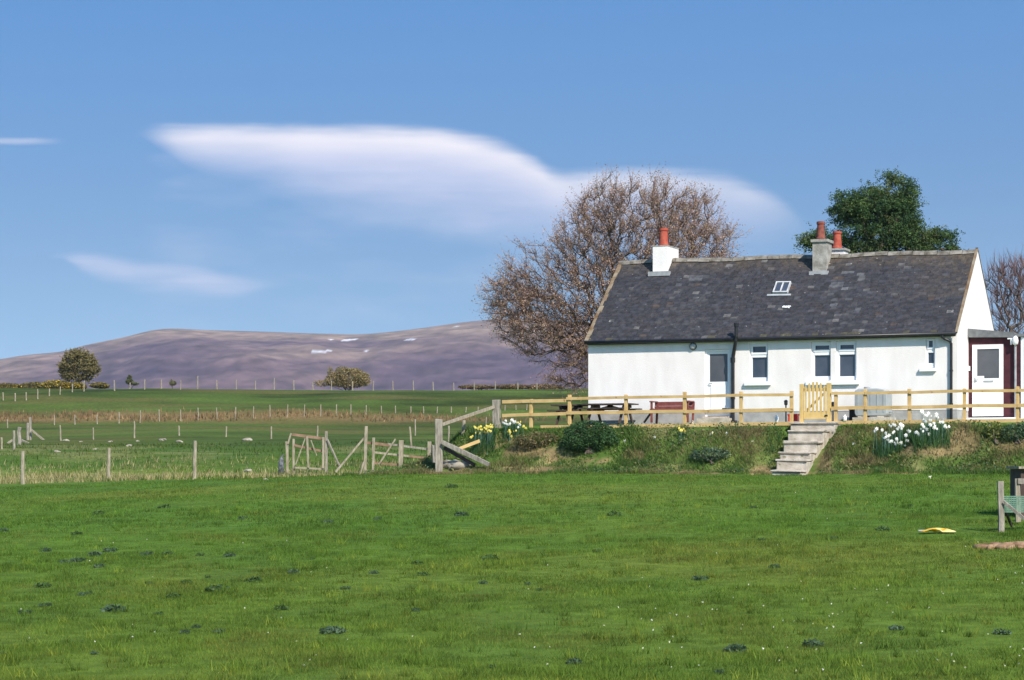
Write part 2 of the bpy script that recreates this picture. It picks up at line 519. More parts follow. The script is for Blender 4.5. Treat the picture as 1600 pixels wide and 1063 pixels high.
# ------------------------------------------------------------------ ground
G1 = np.array([0.095, 0.152, 0.019]); G2 = np.array([0.132, 0.166, 0.024]); G3 = np.array([0.074, 0.132, 0.020])
STRAW = np.array([0.36, 0.29, 0.14]); EARTH = np.array([0.25, 0.155, 0.09]); RUSH = np.array([0.21, 0.14, 0.06])
PATCH = [(828, 706, 62, 10), (800, 688, 30, 14), (770, 700, 26, 8), (992, 713, 17, 10), (830, 735, 52, 6), (700, 742, 40, 3),
         (1352, 722, 36, 8), (1455, 706, 64, 9), (1505, 690, 26, 20), (1228, 742, 52, 6), (1400, 743, 34, 5), (1085, 741, 40, 4),
         (1188, 738, 20, 12), (1345, 743, 30, 6), (930, 720, 26, 5), (1290, 726, 10, 16), (870, 716, 20, 8), (1580, 700, 30, 8), (740, 735, 30, 4)]


def gcol(X, Y):
    """the ground's own colour"""
    a, c = local(X, Y)
    n = fbm(X / 9.0, Y / 6.0, 41, 4)[..., None] if np.ndim(X) else np.array([fbm(X / 9.0, Y / 6.0, 41, 4)])
    n2 = fbm(X / 2.2, Y / 2.2, 45, 3)[..., None]
    col = G1 + (G2 - G1) * np.clip(n * 1.9 + 0.40, 0, 1)
    col = col + (G3 - col) * np.clip(n2 * 1.3 - 0.15, 0, 0.7)
    col = col * np.stack([1 - .15 * sstep(Y, 27, 46), 1 + 0 * Y, 1 - .05 * sstep(Y, 27, 46)], -1)
    # far pasture: bluish green with darker stripes
    far = sstep(Y, 100, 130)[..., None]
    fcol = np.array([0.062, 0.094, 0.016]) * (1 + 0.7 * fbm(X / 30.0, Y / 9.0, 51, 3)[..., None] + 0.7 * fbm(X / 5.0, Y / 3.0, 52, 3)[..., None])
    fcol = fcol + (np.array([0.115, 0.105, 0.03]) - fcol) * (0.8 * sstep(fbm(X / 14.0, Y / 5.0, 53, 3), 0.05, 0.4))[..., None]
    col = col * (1 - far) + fcol * far
    # rough strip beyond the field boundary: straw then dark green
    left = (1 - sstep(a, -19, -15.5))
    edge = c + 1.5 * fbm(X / 6.0, Y / 6.0, 61, 3)
    s1 = left * sstep(edge, -5.2, -3.2) * (1 - sstep(edge, 4, 11)) * np.clip(0.55 + 1.4 * fbm(X / 3.0, Y / 1.2, 62, 3), 0, 1) * (1 - 0.75 * sstep(a, -27, -19))
    col = col + (STRAW - col) * (s1[..., None] * 0.75)
    s2 = left * sstep(edge, 9, 14) * (1 - sstep(Y, 128, 140)) * 0.55
    col = col + (np.array([0.060, 0.105, 0.018]) - col) * s2[..., None]
    st = 0.35 * left * sstep(edge, 12, 20) * (1 - sstep(Y, 120, 145)) * sstep(fbm(X / 4.0, Y / 5.0, 66, 3), 0.18, 0.34) * 0.7
    col = col + (STRAW - col) * st[..., None]
    # band of rusty rushes
    yb = 203 - 5 * sstep(X, -30, 30) + 5 * fbm(X / 15.0, Y / 40.0, 71, 3)
    rb = np.exp(-((Y - yb) / 5.0) ** 2) * (1 - 0.8 * sstep(X, -12, 4))
    col = col + (RUSH - col) * (np.clip(rb * (1.0 + 0.9 * fbm(X / 3.0, Y / 3.0, 72, 2)), 0, 1)[..., None])
    # ridge scrub tint
    rs = sstep(Y, 238, 256) * np.clip(0.35 + 0.9 * fbm(X / 12.0, Y / 8.0, 75, 3), 0, 1)
    col = col + (np.array([0.13, 0.115, 0.04]) - col) * (0.7 * rs[..., None])
    # bank: coarse mixture, dry litter and bare earth
    m = sstep(c, -6.4, -5.4) * (1 - sstep(c, -2.9, -2.5)) * sstep(a, -17.5, -15.5)
    bn = fbm(X * 1.1, Y * 1.1, 81, 4)
    bcol = np.array([0.085, 0.145, 0.028]) + (np.array([0.20, 0.17, 0.075]) - np.array([0.075, 0.125, 0.025])) * np.clip(bn * 1.6 + 0.2, 0, 1)[..., None]
    col = col + (bcol - col) * m[..., None]
    zz = zT(X, Y)
    u = 800 + F * X / np.maximum(Y, 1); v = HZ - F * zz / np.maximum(Y, 1)
    e = np.zeros_like(u)
    wn = 0.6 * fbm(X * 1.6, Y * 1.6, 91, 3)
    for (pu, pv, ru, rv) in PATCH:
        q = ((u - pu) / ru) ** 2 + ((v - pv) / rv) ** 2
        e = np.maximum(e, sstep(1.25 - q + wn * 1.6, 0, 0.6))
    e = e * sstep(c, -7.2, -6.6) * (1 - sstep(c, -2.9, -2.6))
    ec = EARTH * (1 + 0.7 * fbm(X * 3, Y * 3, 95, 2))[..., None]
    col = col + (ec - col) * (0.68 * e[..., None])
    return np.clip(col, 0.005, 1), e


def axis(segs):
    out = []
    for a, b, st in segs:
        out.append(np.arange(a, b, st))
    return np.concatenate(out + [[segs[-1][1]]])


gx = axis([(-6500, -1500, 500), (-1500, -300, 100), (-300, -80, 12), (-80, -26, 1.5), (-26, 24, 0.2), (24, 80, 2), (80, 300, 14), (300, 1500, 100), (1500, 6500, 500)])
gy = axis([(-800, -60, 60), (-60, 8, 3), (8, 54, 0.5), (54, 75, 0.14), (75, 100, 0.5), (100, 150, 1.2), (150, 290, 1.0), (290, 420, 5), (420, 1500, 40), (1500, 6500, 250)])
GX, GY = np.meshgrid(gx, gy)
GZ = zT(GX, GY)
gc, ge = gcol(GX.ravel(), GY.ravel())
GZ = GZ + (ge.reshape(GX.shape) * 0.10 * fbm(GX * 4, GY * 4, 99, 2))
nx, ny = len(gx), len(gy)
ii = np.arange(nx * ny).reshape(ny, nx)
gf = np.stack([ii[:-1, :-1], ii[:-1, 1:], ii[1:, 1:], ii[1:, :-1]], -1).reshape(-1, 4)
ground = mesh_np('ground', np.stack([GX, GY, GZ], -1).reshape(-1, 3), gf, M['ground'], col=np.c_[gc, np.ones(len(gc))], smooth=True)
tag(ground, None, None, kind='structure')

# ------------------------------------------------------------------ far hills
HC = np.array([(-900, 600), (-400, 585), (-150, 574), (0, 562), (30, 556), (60, 553), (100, 550), (125, 541), (165, 533), (200, 526), (235, 516), (265, 513),
               (320, 516), (400, 518), (480, 521), (560, 523), (600, 520), (660, 513), (720, 504), (760, 500), (800, 498), (860, 499), (930, 508), (1100, 545), (1300, 610), (1700, 690)], float)
hu = np.linspace(-900, 1700, 900)
hs = np.concatenate([np.linspace(0, 1, 130), np.linspace(1.03, 1.6, 12)])
cr = np.interp(hu, HC[:, 0], HC[:, 1]); kk = np.exp(-0.5 * (np.arange(-12, 13) / 4.5) ** 2); kk /= kk.sum()
cr = np.convolve(np.pad(cr, 12, mode='edge'), kk, mode='valid')
U_, S_ = np.meshgrid(hu, hs)
YF, YC = 2300.0, 4300.0
Yh = YF + (YC - YF) * S_
Xh = (U_ - 800) / F * Yh
zc = (HZ - cr[None, :]) / F * YC
sh = np.clip(S_, 0, 1)
prof = 0.55 * sh + 0.45 * sh ** 2 * (3 - 2 * sh)
zfoot = -45.0
Zh = zfoot + (zc - zfoot) * prof
gul = fbm(Xh / 230, Yh / 420, 201, 6)
gul = gul - 0.55 * np.abs(vnoise(Xh / 95 + 2.5 * vnoise(Xh / 300, Yh / 300, 212), Yh / 520, 211))
Zh = Zh + 60 * gul * sh * (1 - sh) * 2.2 + 10 * fbm(Xh / 70, Yh / 90, 203, 3) * np.clip(sh * (1 - sh) * 4, 0, 1)
Zh = np.where(S_ > 1, zc - (S_ - 1) * 420, Zh)
v_ = HZ - F * Zh / Yh
up = np.clip((v_ - cr[None, :]) / 60.0, 0, 1)
tn = fbm(Xh / 330, Zh / 26, 205, 5)
tan_, pur, drk = np.array([0.265, 0.19, 0.135]), np.array([0.160, 0.102, 0.092]), np.array([0.080, 0.050, 0.066])
w = np.clip(1.05 - up * 1.5 + tn * 1.1, 0, 1)[..., None]
hc = pur + (tan_ - pur) * w
w2 = np.clip(up * 1.3 - 0.45 - tn * 1.2 + 0.25 * sstep(U_, 500, 700), 0, 1)[..., None]
hc = hc + (drk - hc) * w2
hc = hc * (1 + .55 * fbm(Xh / 42, Zh / 7, 214, 4) + .35 * fbm(Xh / 15, Zh / 4, 215, 3))[..., None]
# bare scree and pale grass streaks
w3 = np.clip(fbm(Xh / 60, Zh / 9, 207, 3) * 2 - 0.35, 0, 0.5)[..., None]
hc = hc + (np.array([0.26, 0.18, 0.15]) - hc) * w3 * (1 - up[..., None] * 0.7)
for (pu, pv, ru, rv) in [(491, 550, 10, 1.9), (514, 548.5, 8, 1.2), (505, 549, 6, 1.0), (545, 531.5, 13, 1.4), (641, 530.5, 10, 1.9), (713, 510.5, 6, 1.1), (572, 549, 4, 1.6), (517, 531, 3, 1.2)]:
    q = ((U_ - pu) / ru) ** 2 + ((v_ - pv + (U_ - pu) * 0.12) / rv) ** 2
    s_ = sstep(1.05 - q + 1.5 * fbm(U_ / 3.5, v_ / 1.3, 209, 3), 0, 0.7)[..., None] * .72
    hc = hc + (np.array([0.86, 0.88, 0.92]) - hc) * s_
jj = np.arange(len(hu) * len(hs)).reshape(len(hs), len(hu))
hf = np.stack([jj[:-1, :-1], jj[:-1, 1:], jj[1:, 1:], jj[1:, :-1]], -1).reshape(-1, 4)
hills = mesh_np('hills', np.stack([Xh, Yh, Zh], -1).reshape(-1, 3), hf, M['hill'],
                col=np.c_[np.clip(hc, 0.01, 1).reshape(-1, 3), np.ones(hc.shape[0] * hc.shape[1])], smooth=True)
tag(hills, None, None, kind='structure')

# ------------------------------------------------------------------ cottage
cot = hthing('cottage', 'long low white cottage with a dark slate roof and red chimney pots', 'cottage', 0, 0, 0)
PL, WT = 0.356, 2.655                       # plinth top, wall top
RL, RR = 5.50, 5.40                         # ridge height at the far (left) and near (right) end


def opening(x0, x1, ytop, ybot, c=0.0):
    xm, ym = (x0 + x1) / 2, (ytop + ybot) / 2
    return wall(x0, ym, c)[0], wall(x1, ym, c)[0], wall(xm, ybot, c)[1], wall(xm, ytop, c)[1]


DOOR = opening(1101, 1140, 546, 651)
W1 = opening(1171, 1200, 534, 597)
W2 = opening(1267.5, 1298, 534, 595)
W3 = opening(1306, 1338, 533, 595)
W4 = opening(1446.5, 1461, 529, 575)
HOLES = [DOOR, W1, W2, W3, W4]
REV = 0.13


def house_wall():
    m = MB()
    xs = sorted(set([-LEN, 0.0] + [v for h in HOLES for v in h[:2]]))
    zs = sorted(set([PL, WT] + [min(max(v, PL), WT) for h in HOLES for v in h[2:]]))
    for i in range(len(xs) - 1):
        for j in range(len(zs) - 1):
            cx, cz = (xs[i] + xs[i + 1]) / 2, (zs[j] + zs[j + 1]) / 2
            if any(h[0] < cx < h[1] and h[2] < cz < h[3] for h in HOLES): continue
            m.quad((xs[i], 0, zs[j]), (xs[i + 1], 0, zs[j]), (xs[i + 1], 0, zs[j + 1]), (xs[i], 0, zs[j + 1]))
    for h in HOLES:
        a0, a1, z0, z1 = h; z0 = max(z0, PL)
        m.quad((a0, 0, z0), (a0, REV + .08, z0), (a0, REV + .08, z1), (a0, 0, z1))
        m.quad((a1, 0, z0), (a1, 0, z1), (a1, REV + .08, z1), (a1, REV + .08, z0))
        m.quad((a0, 0, z1), (a0, REV + .08, z1), (a1, REV + .08, z1), (a1, 0, z1))
        m.quad((a0, 0, z0), (a1, 0, z0), (a1, REV + .08, z0), (a0, REV + .08, z0))
        m.quad((a0, REV + .08, z0), (a1, REV + .08, z0), (a1, REV + .08, z1), (a0, REV + .08, z1))
    for a, r in ((-LEN, RL), (0.0, RR + .075)):
        g = 0.02
        m.quad((a, 0, PL), (a, DEP, PL), (a, DEP, WT), (a, DEP / 2, r - 0.05), (a, 0, WT))
    m.quad((-LEN, DEP, PL), (-LEN, DEP, WT), (0, DEP, WT), (0, DEP, PL))
    return m


wl = house_wall()
wl = wl.build('wall', M['render'], cot)
MB().box(-LEN + .01, DOOR[0], 0.012, DEP - .02, -0.5, PL - .002).box(DOOR[1], -.01, 0.012, DEP - .02, -0.5, PL - .002).build('plinth', M['plinth'], cot)
# near gable skew: the wall head stands a little above the slates
s = MB()
for (y0, z0, y1, z1) in ((-0.06, WT - 0.02, DEP / 2, RR + 0.07), (DEP / 2, RR + 0.07, DEP + 0.06, WT - 0.02)):
    s.quad((-0.07, y0, z0 + .05), (0.012, y0, z0 + .05), (0.012, y1, z1 + .02), (-0.07, y1, z1 + .02))
    s.quad((0.012, y0, z0 + .0), (0.012, y1, z1 - .035), (0.012, y1, z1 + .02), (0.012, y0, z0 + .05))
    s.quad((-0.07, y0, z0 - .05), (-0.07, y0, z0 + .05), (-0.07, y1, z1 + .02), (-0.07, y1, z1 - .08))
SK = [s]

# roof: slate courses, each slate its own slightly tilted leaf
EY, EZ = -0.17, WT + 0.02                   # eaves edge
rv, rc, rf = [], [], []


def roof_z(a, t):                           # t 0 eaves .. 1 ridge
    r = RL + (RR - RL) * (a + LEN) / LEN + 0.02
    return EZ + (r - EZ) * t - 0.045 * math.sin(math.pi * t) * math.sin(math.pi * (a + LEN) / LEN) + 0.02 * math.sin(a * 1.7) * t


NC = 30
rr = random.Random(3)
for k in range(NC):
    a = -LEN - 0.05 - (0.13 if k % 2 else 0.0)
    while a < -0.06:
        wdt = 0.22 + rr.uniform(-.04, .04)
        a0, a1 = max(a + .003, -LEN - 0.06), min(a + wdt - .003, -0.06)
        a += wdt
        if a1 - a0 < 0.03: continue
        t0, t1 = k / NC, min((k + 1.35) / NC, 1.0)
        lift = 0.022 + rr.uniform(-.006, .012)
        sl = rr.uniform(-.012, .012) / 3
        y0, y1 = EY + (DEP / 2 - EY) * (t0 + sl), EY + (DEP / 2 - EY) * t1
        i = len(rv)
        za, zb = roof_z(a0, t0 + sl), roof_z(a1, t0 + sl)
        skew = rr.uniform(-.006, .006)
        rv += [(a0, y0, za + lift + skew), (a1, y0, zb + lift - skew), (a1, y1, roof_z(a1, t1) + .002), (a0, y1, roof_z(a0, t1) + .002),
               (a0, y0 + .002, za - .012), (a1, y0 + .002, zb - .012)]
        rf += [(i, i + 1, i + 2, i + 3), (i + 4, i + 5, i + 1, i)]
        b = 0.041 * (1 + rr.uniform(-.2, .22))
        tm = (t0 + t1) / 2; am = (a0 + a1) / 2
        hue = rr.uniform(-.06, .06); col = np.array([b * (1 + hue), b * .97, b * (1.12 - hue)])
        moss = max(0, (tm - 0.80) / 0.2) * rr.uniform(.2, 1.0) + max(0, (am + 2.6) / 2.6) * rr.uniform(0, .55) * (tm > .45)
        col = col + (np.array([0.115, 0.085, 0.05]) - col) * min(moss * .75, .8)
        # pale run-off under the stacks
        for (sa, tt, wd, am_) in ((-3.93, 0.80, 0.42, 0.7), (-9.05, 0.80, 0.5, 0.45)):
            if tm < tt and abs(am - sa - (tt - tm) * 0.3) < wd * (1 + (tt - tm)) and rr.random() < .55 * (1 - .7 * (tt - tm)):
                col = col + (np.array([0.30, 0.31, 0.32]) - col) * am_ * rr.uniform(.0, .42) * (0.15 + tm)
        q = rr.random()
        if q > .982: col = col + (np.array([0.16, 0.155, 0.15]) - col) * rr.uniform(.2, .9)
        elif q > .95: col = col * 1.4
        elif q > .94: col = col + (np.array([0.10, 0.065, 0.045]) - col) * .6
        if k == 0 and rr.random() < .25: col = np.array([0.07, 0.065, 0.045])
        rc += [(*col, 1)] * 6
# rear slope
i = len(rv)
for t in (0, 1):
    for a in (-LEN - .05, -.06):
        rv.append((a, DEP - EY - (DEP / 2 - EY) * t, roof_z(a, t))); rc.append((.05, .05, .056, 1))
rf.append((i, i + 1, i + 3, i + 2))
# underlay below the front slates so that no gap shows
i = len(rv)
for t in (0, 1):
    for a in (-LEN - .05, -.06):
        rv.append((a, EY + .02 + (DEP / 2 - EY) * t, roof_z(a, t) - .055)); rc.append((.03, .03, .034, 1))
rf.append((i, i + 1, i + 3, i + 2))
roof = mesh_np('roof', rv, rf, M['slate'], cot, col=rc)
# ridge tiles
rm = MB()
n = 30
for k in range(n):
    a0, a1 = -LEN - .04 + k * (LEN - .02) / n, -LEN - .04 + (k + 1) * (LEN - .02) / n - .01
    z0, z1 = roof_z(a0, 1) + rr.uniform(-.012, .012), roof_z(a1, 1) + rr.uniform(-.012, .012)
    arc = [(-.15, -.085), (-.08, .02), (0, .055), (.08, .02), (.15, -.085)]
    for (p, q) in zip(arc, arc[1:]):
        rm.quad((a0, DEP / 2 + p[0], z0 + p[1]), (a1, DEP / 2 + p[0], z1 + p[1]), (a1, DEP / 2 + q[0], z1 + q[1]), (a0, DEP / 2 + q[0], z0 + q[1]))
    rm.quad(*[(a0, DEP / 2 + p[0], z0 + p[1]) for p in arc])
rm.build('ridge_tiles', M['ridge'], roof)
# verge mortar: far gable edge, ochre with lichen; near one as a raised skew
vm = MB()
for k in range(14):
    t0, t1 = k / 14, (k + 1) / 14 - .004
    y0, y1 = EY + (DEP / 2 - EY) * t0, EY + (DEP / 2 - EY) * t1
    zl0, zl1 = roof_z(-LEN, t0) + rr.uniform(0, .02), roof_z(-LEN, t1) + rr.uniform(0, .02)
    w_ = .055 + rr.uniform(-.03, .04)
    vm.quad((-LEN - .07, y0, zl0 + .045), (-LEN + w_, y0, zl0 + .04), (-LEN + w_, y1, zl1 + .04), (-LEN - .07, y1, zl1 + .045))
    vm.quad((-LEN - .07, y0, zl0 - .08), (-LEN - .07, y0, zl0 + .045), (-LEN - .07, y1, zl1 + .045), (-LEN - .07, y1, zl1 - .08))
    vm.quad((-LEN - .07, y0, zl0 - .08), (-LEN + w_, y0, zl0 - .08), (-LEN + w_, y0, zl0 + .04), (-LEN - .07, y0, zl0 + .045))
vm.build('verge', M['verge'], roof)
SK[0].build('verge', M['verge'], roof)
sk = MB()      # plain white gable edge just under the ochre skew
# gutter and eaves board
gp = [(-LEN - .05, EY - .03, EZ - .035), (-6, EY - .03, EZ - .05), (.0, EY - .03, EZ - .035)]
MB().tube(gp, .052, 10).build('gutter', M['black'], cot, smooth=True)
MB().box(-LEN + .0, -.02, EY + .035, EY + .06, EZ - .12, EZ - .012).build('eaves_board', M['fascia'], cot)


def window(h, up0, up1, lo0, lo1, gx0, gx1, sill=None):
    """h opening; upper and lower glass rows and glass columns in picture rows, all on the wall plane"""
    a0, a1, z0, z1 = h
    fr = MB()
    y0, y1 = REV - .055, REV + .01
    xm = (gx0 + gx1) / 2
    ga0, ga1 = wall(gx0, lo1)[0], wall(gx1, lo1)[0]
    Z = [wall(xm, p)[1] for p in (up0, up1, lo0, lo1)]
    m_ = .004
    fr.box(a0 + m_, ga0, y0, y1, z0 + .01, z1 - .005).box(ga1, a1 - m_, y0, y1, z0 + .01, z1 - .005)
    fr.box(ga0 + .001, ga1 - .001, y0 + .002, y1, Z[0], z1 - .006)
    fr.box(ga0 + .001, ga1 - .001, y0 - .012, y1, Z[2], Z[1])
    fr.box(ga0 + .001, ga1 - .001, y0 + .002, y1, z0 + .012, Z[3])
    # opening top light stands a little proud
    w = .035
    fr.box(ga0 - .02, ga1 + .02, y0 - .03, y0 - .014, Z[1] - .05, Z[1] + .012)
    fr.box(ga0 - .02, ga1 + .02, y0 - .03, y0 - .014, Z[0] - .012, Z[0] + .03)
    fr.box(ga0 - .03, ga0 + .03, y0 - .03, y0 - .014, Z[1] + .013, Z[0] - .013)
    fr.box(ga1 - .03, ga1 + .03, y0 - .03, y0 - .014, Z[1] + .013, Z[0] - .013)
    wn = fr.build('window', M['trim'], cot)
    MB().box(ga0, ga1, REV - .015, REV - .005, Z[1] + .002, Z[0] - .002).build('pane', M['pane'], wn)
    MB().box(ga0, ga1, REV - .015, REV - .005, Z[3] + .002, Z[2] - .002).build('pane', M['pane'], wn)
    return wn


def sill(wn, x0, x1, yt, yb):
    a0, a1 = wall(x0, yt)[0], wall(x1, yt)[0]
    z1, z0 = wall((x0 + x1) / 2, yt)[1], wall((x0 + x1) / 2, yb)[1]
    MB().prism_x([(-.10, z0), (.02, z0), (.12, z1 + .012), (.005, z1 + .01), (-.10, z1 - .012)], a0, a1).build('sill', M['trim'], wn)


w1 = window(W1, 541, 551.5, 558.5, 590, 1174.5, 1197.5); sill(w1, 1164, 1205, 597, 602.5)
w2 = window(W2, 539.5, 547, 555, 588, 1272, 1296.5)
w3 = window(W3, 538.5, 546, 554, 588, 1311, 1335); sill(w3, 1260, 1343, 595.5, 601.5)
w4 = window(W4, 532, 543, 551, 567.5, 1449.5, 1458.5); sill(w4, 1437.5, 1463.5, 575.5, 580.5)
# hood strips over the windows
# back door
a0, a1, z0, z1 = DOOR
dz0 = .22
df = MB()
df.box(a0 + .003, a0 + .07, REV - .07, REV + .03, dz0, z1 - .004).box(a1 - .07, a1 - .003, REV - .07, REV + .03, dz0, z1 - .004)
df.box(a0 + .071, a1 - .071, REV - .068, REV + .03, z1 - .075, z1 - .005)
frame = df
ga0, ga1 = wall(1107.5, 575)[0], wall(1135.5, 575)[0]
gz0, gz1 = wall(1121, 596.5)[1], wall(1121, 553)[1]
dm = MB()
y0, y1 = REV - .04, REV + .01
d0, d1 = a0 + .073, a1 - .073
dm.box(d0, ga0, y0, y1, dz0 + .02, z1 - .08).box(ga1, d1, y0, y1, dz0 + .02, z1 - .08)
dm.box(ga0 + .001, ga1 - .001, y0 + .001, y1, gz1, z1 - .081).box(ga0 + .001, ga1 - .001, y0 + .001, y1, dz0 + .02, gz0)
dm.box(ga0 + .04, ga1 - .04, y0 - .012, y0 + .0, dz0 + .14, gz0 - .10)
door = dm.build('door', M['trim'], cot)
frame.build('frame', M['trim'], door)
MB().box(ga0, ga1, REV - .02, REV - .008, gz0 + .002, gz1 - .002).build('pane', M['door_pane'], door)
MB().tube([(d0 + .05, y0 - .01, gz0 - .06), (d0 + .05, y0 - .055, gz0 - .06), (d0 + .16, y0 - .055, gz0 - .055)], .013, 8).build('handle', M['lead'], door)
MB().box(a0 - .12, a1 + .12, -.42, .01, -.3, .16).box(a0 - .02, a1 + .02, -.14, REV + .05, .161, dz0).build('doorstep', M['concrete'], cot)
# bulkhead lamp over the yard
lx, lz = wall(1083, 541.5)
bl = MB()
bl.tube([(lx, .0, lz), (lx, -.03, lz)], .12, 18, up=(0, 0, 1)).build('wall_lamp', M['black'], cot, smooth=False)
lo_ = cot.children[-1]
lm = MB()
for k in range(4):
    pass
lm.tube([(lx, -.031, lz), (lx, -.07, lz), (lx, -.10, lz), (lx, -.115, lz)], [.105, .10, .07, .02], 18).build('lamp_glass', M['lampglass'], lo_, smooth=True)
# soil pipe with an offset at the eaves and a vent above the slates
sx = wall(1146.5, 600)[0]; tx = wall(1154.5, 520)[0]
sp = MB()
sp.tube([(sx, -.09, 0.06), (sx, -.09, 2.02), (sx + .02, -.10, 2.14), (tx - .02, -.24, WT - .06), (tx, -.27, WT + .05), (tx, -.27, WT + .42)], .058, 12)
for z in (.75, 1.9):
    sp.tube([(sx, -.09, z), (sx, -.09, z + .07)], .075, 12)
sp.tube([(sx, -.09, 1.94), (sx, -.09, 2.06)], .078, 12)
sp.tube([(tx, -.27, WT + .36), (tx, -.27, WT + .47)], .075, 12)
sp.tube([(sx, -.09, .42), (sx - .35, -.07, .46)], .03, 8)
sp.box(sx - .42, sx + .12, -.24, -.02, -.1, .09)
sp.build('soil_pipe', M['black'], cot, smooth=False)
# rainwater pipe at the near corner
px_ = wall(1487, 600)[0]; qx = wall(1474.5, 524)[0]
rp = MB()
rp.tube([(qx, EY - .03, EZ - .07), (qx, EY - .03, EZ - .14), (qx + .06, EY + .02, EZ - .19), (px_ - .04, -.075, EZ - .25), (px_, -.06, EZ - .33), (px_, -.06, 0.0)], .042, 12)
for z in (.5, 1.5):
    rp.tube([(px_, -.06, z), (px_, -.06, z + .05)], .056, 12)
rp.build('downpipe', M['black'], cot, smooth=False)


def chimney(x0, x1, xr, yt, yb, c0, cdep, mat, potmat, pot, cap=0.06, label=None, flash=True, over=.05):
    """stack on the roof: front face x0..x1 on plane c0, yt / yb its top and foot rows, pot = (x0, x1, ytop, ybase)"""
    A0, zb = wall(x0, yb, c0); A1, _ = wall(x1, yb, c0); _, zt = wall((x0 + x1) / 2, yt, c0)
    ch = MB().box(A0, A1, c0, c0 + cdep, zb - .7, zt - cap).build('chimney', mat, roof)
    if label: ch['label'] = label
    MB().box(A0 - over, A1 + over, c0 - over, c0 + cdep + over, zt - cap + .001, zt).build('cap', M['stack'], ch)
    pc = c0 + cdep / 2
    P0, pz1 = wall(pot[0], pot[2], pc); P1, pz0 = wall(pot[1], pot[3], pc)
    r = (P1 - P0) / 2; mx = (P0 + P1) / 2
    h = pz1 - zt
    MB().lathe([(r * 1.12, zt - .01), (r * 1.12, zt + h * .12), (r, zt + h * .16), (r * .84, zt + h * .82), (r * 1.0, zt + h * .86), (r * .98, zt + h * .98),
                (r * .7, zt + h), (r * .66, zt + h * .9)], mx, pc, 22).build('chimney_pot', potmat, ch, smooth=False)
    return ch, A0, A1, zb


c1, A0, A1, zb = chimney(1020, 1042.5, 0, 383.5, 428, 2.50, 1.15, M['render'], M['pot'], (1030, 1044, 357, 384), over=.012, cap=.035, label='white rendered chimney with a bright red pot')
MB().box(A0 - .12, A1 + .12, 2.36, 2.495, zb - .09, zb + .06).build('flashing', M['lead'], c1)
c2, A0, A1, zb = chimney(1269.5, 1291.5, 0, 374, 427, 2.45, .62, M['stack'], M['pot_old'], (1276, 1289, 346.5, 374), cap=.09, label='grey weathered chimney with a sooty pot')
MB().box(A0 - .08, A1 + .08, 2.32, 2.445, zb - .07, zb + .05).build('flashing', M['lead'], c2)
c3, A0, A1, zb = chimney(1296, 1318, 0, 388, 399, 4.0, .62, M['render'], M['pot'], (1301, 1315, 362, 389), cap=.07, label='low white chimney behind the ridge with a red pot')
# rooflight
sm = MB(); sg = MB()
skx0, skx1 = wall(1211, 450, 1.9)[0], wall(1236.5, 450, 1.9)[0]


def on_roof(x, t, up=0.0):
    nrm = Vector((0, -(roof_z(x, 1) - EZ), DEP / 2 - EY)).normalized()
    return Vector((x, EY + (DEP / 2 - EY) * t, roof_z(x, t))) + nrm * up


def roof_box(m, xa, xb, ta, tb, u0, u1):
    P = [on_roof(xa, ta, u0), on_roof(xb, ta, u0), on_roof(xb, tb, u0), on_roof(xa, tb, u0), on_roof(xa, ta, u1), on_roof(xb, ta, u1), on_roof(xb, tb, u1), on_roof(xa, tb, u1)]
    i = len(m.v); m.v += [tuple(p) for p in P]
    m.f += [(i, i + 3, i + 2, i + 1), (i + 4, i + 5, i + 6, i + 7), (i, i + 1, i + 5, i + 4), (i + 1, i + 2, i + 6, i + 5), (i + 2, i + 3, i + 7, i + 6), (i + 3, i, i + 4, i + 7)]


ta, tb = .535, .665
skw = skx1 - skx0
xa, xb = skx0 + .03, skx1 - .02
for (p, q, r_, s_) in ((xa, xa + .036, ta, tb), (xb - .036, xb, ta, tb), (xa + .037, xb - .037, ta, ta + .010), (xa + .037, xb - .037, tb - .011, tb), ((xa + xb) / 2 - .018, (xa + xb) / 2 + .018, ta + .011, tb - .012)):
    roof_box(sm, p, q, r_, s_, .0, .10)
sky_l = sm.build('roof_light', pm('greyed_white_paint', (0.42, 0.42, 0.42), (0.62, 0.62, 0.61), 6.0, 0.6), roof)
for p, q in ((xa + .037, (xa + xb) / 2 - .019), ((xa + xb) / 2 + .019, xb - .037)):
    sg = MB(); roof_box(sg, p, q, ta + .011, tb - .012, .05, .065); sg.build('pane', M['pane'], sky_l)
sf = MB(); roof_box(sf, skx0 - .14, skx1 + .10, ta - .028, ta - .008, .02, .045); sf.build('flashing', M['lead'], sky_l)
# white splash of mortar on the slates
spm = MB()
for k in range(6):
    xx = wall(1229, 489, 1.1)[0] + rr.uniform(-.11, .13); tt = .355 + rr.uniform(-.012, .014)
    ww = rr.uniform(.02, .06)
    roof_box(spm, xx - ww, xx + ww, tt, tt + rr.uniform(.006, .016), .03, .046)
spm.build('mortar_splash', M['trim'], roof)

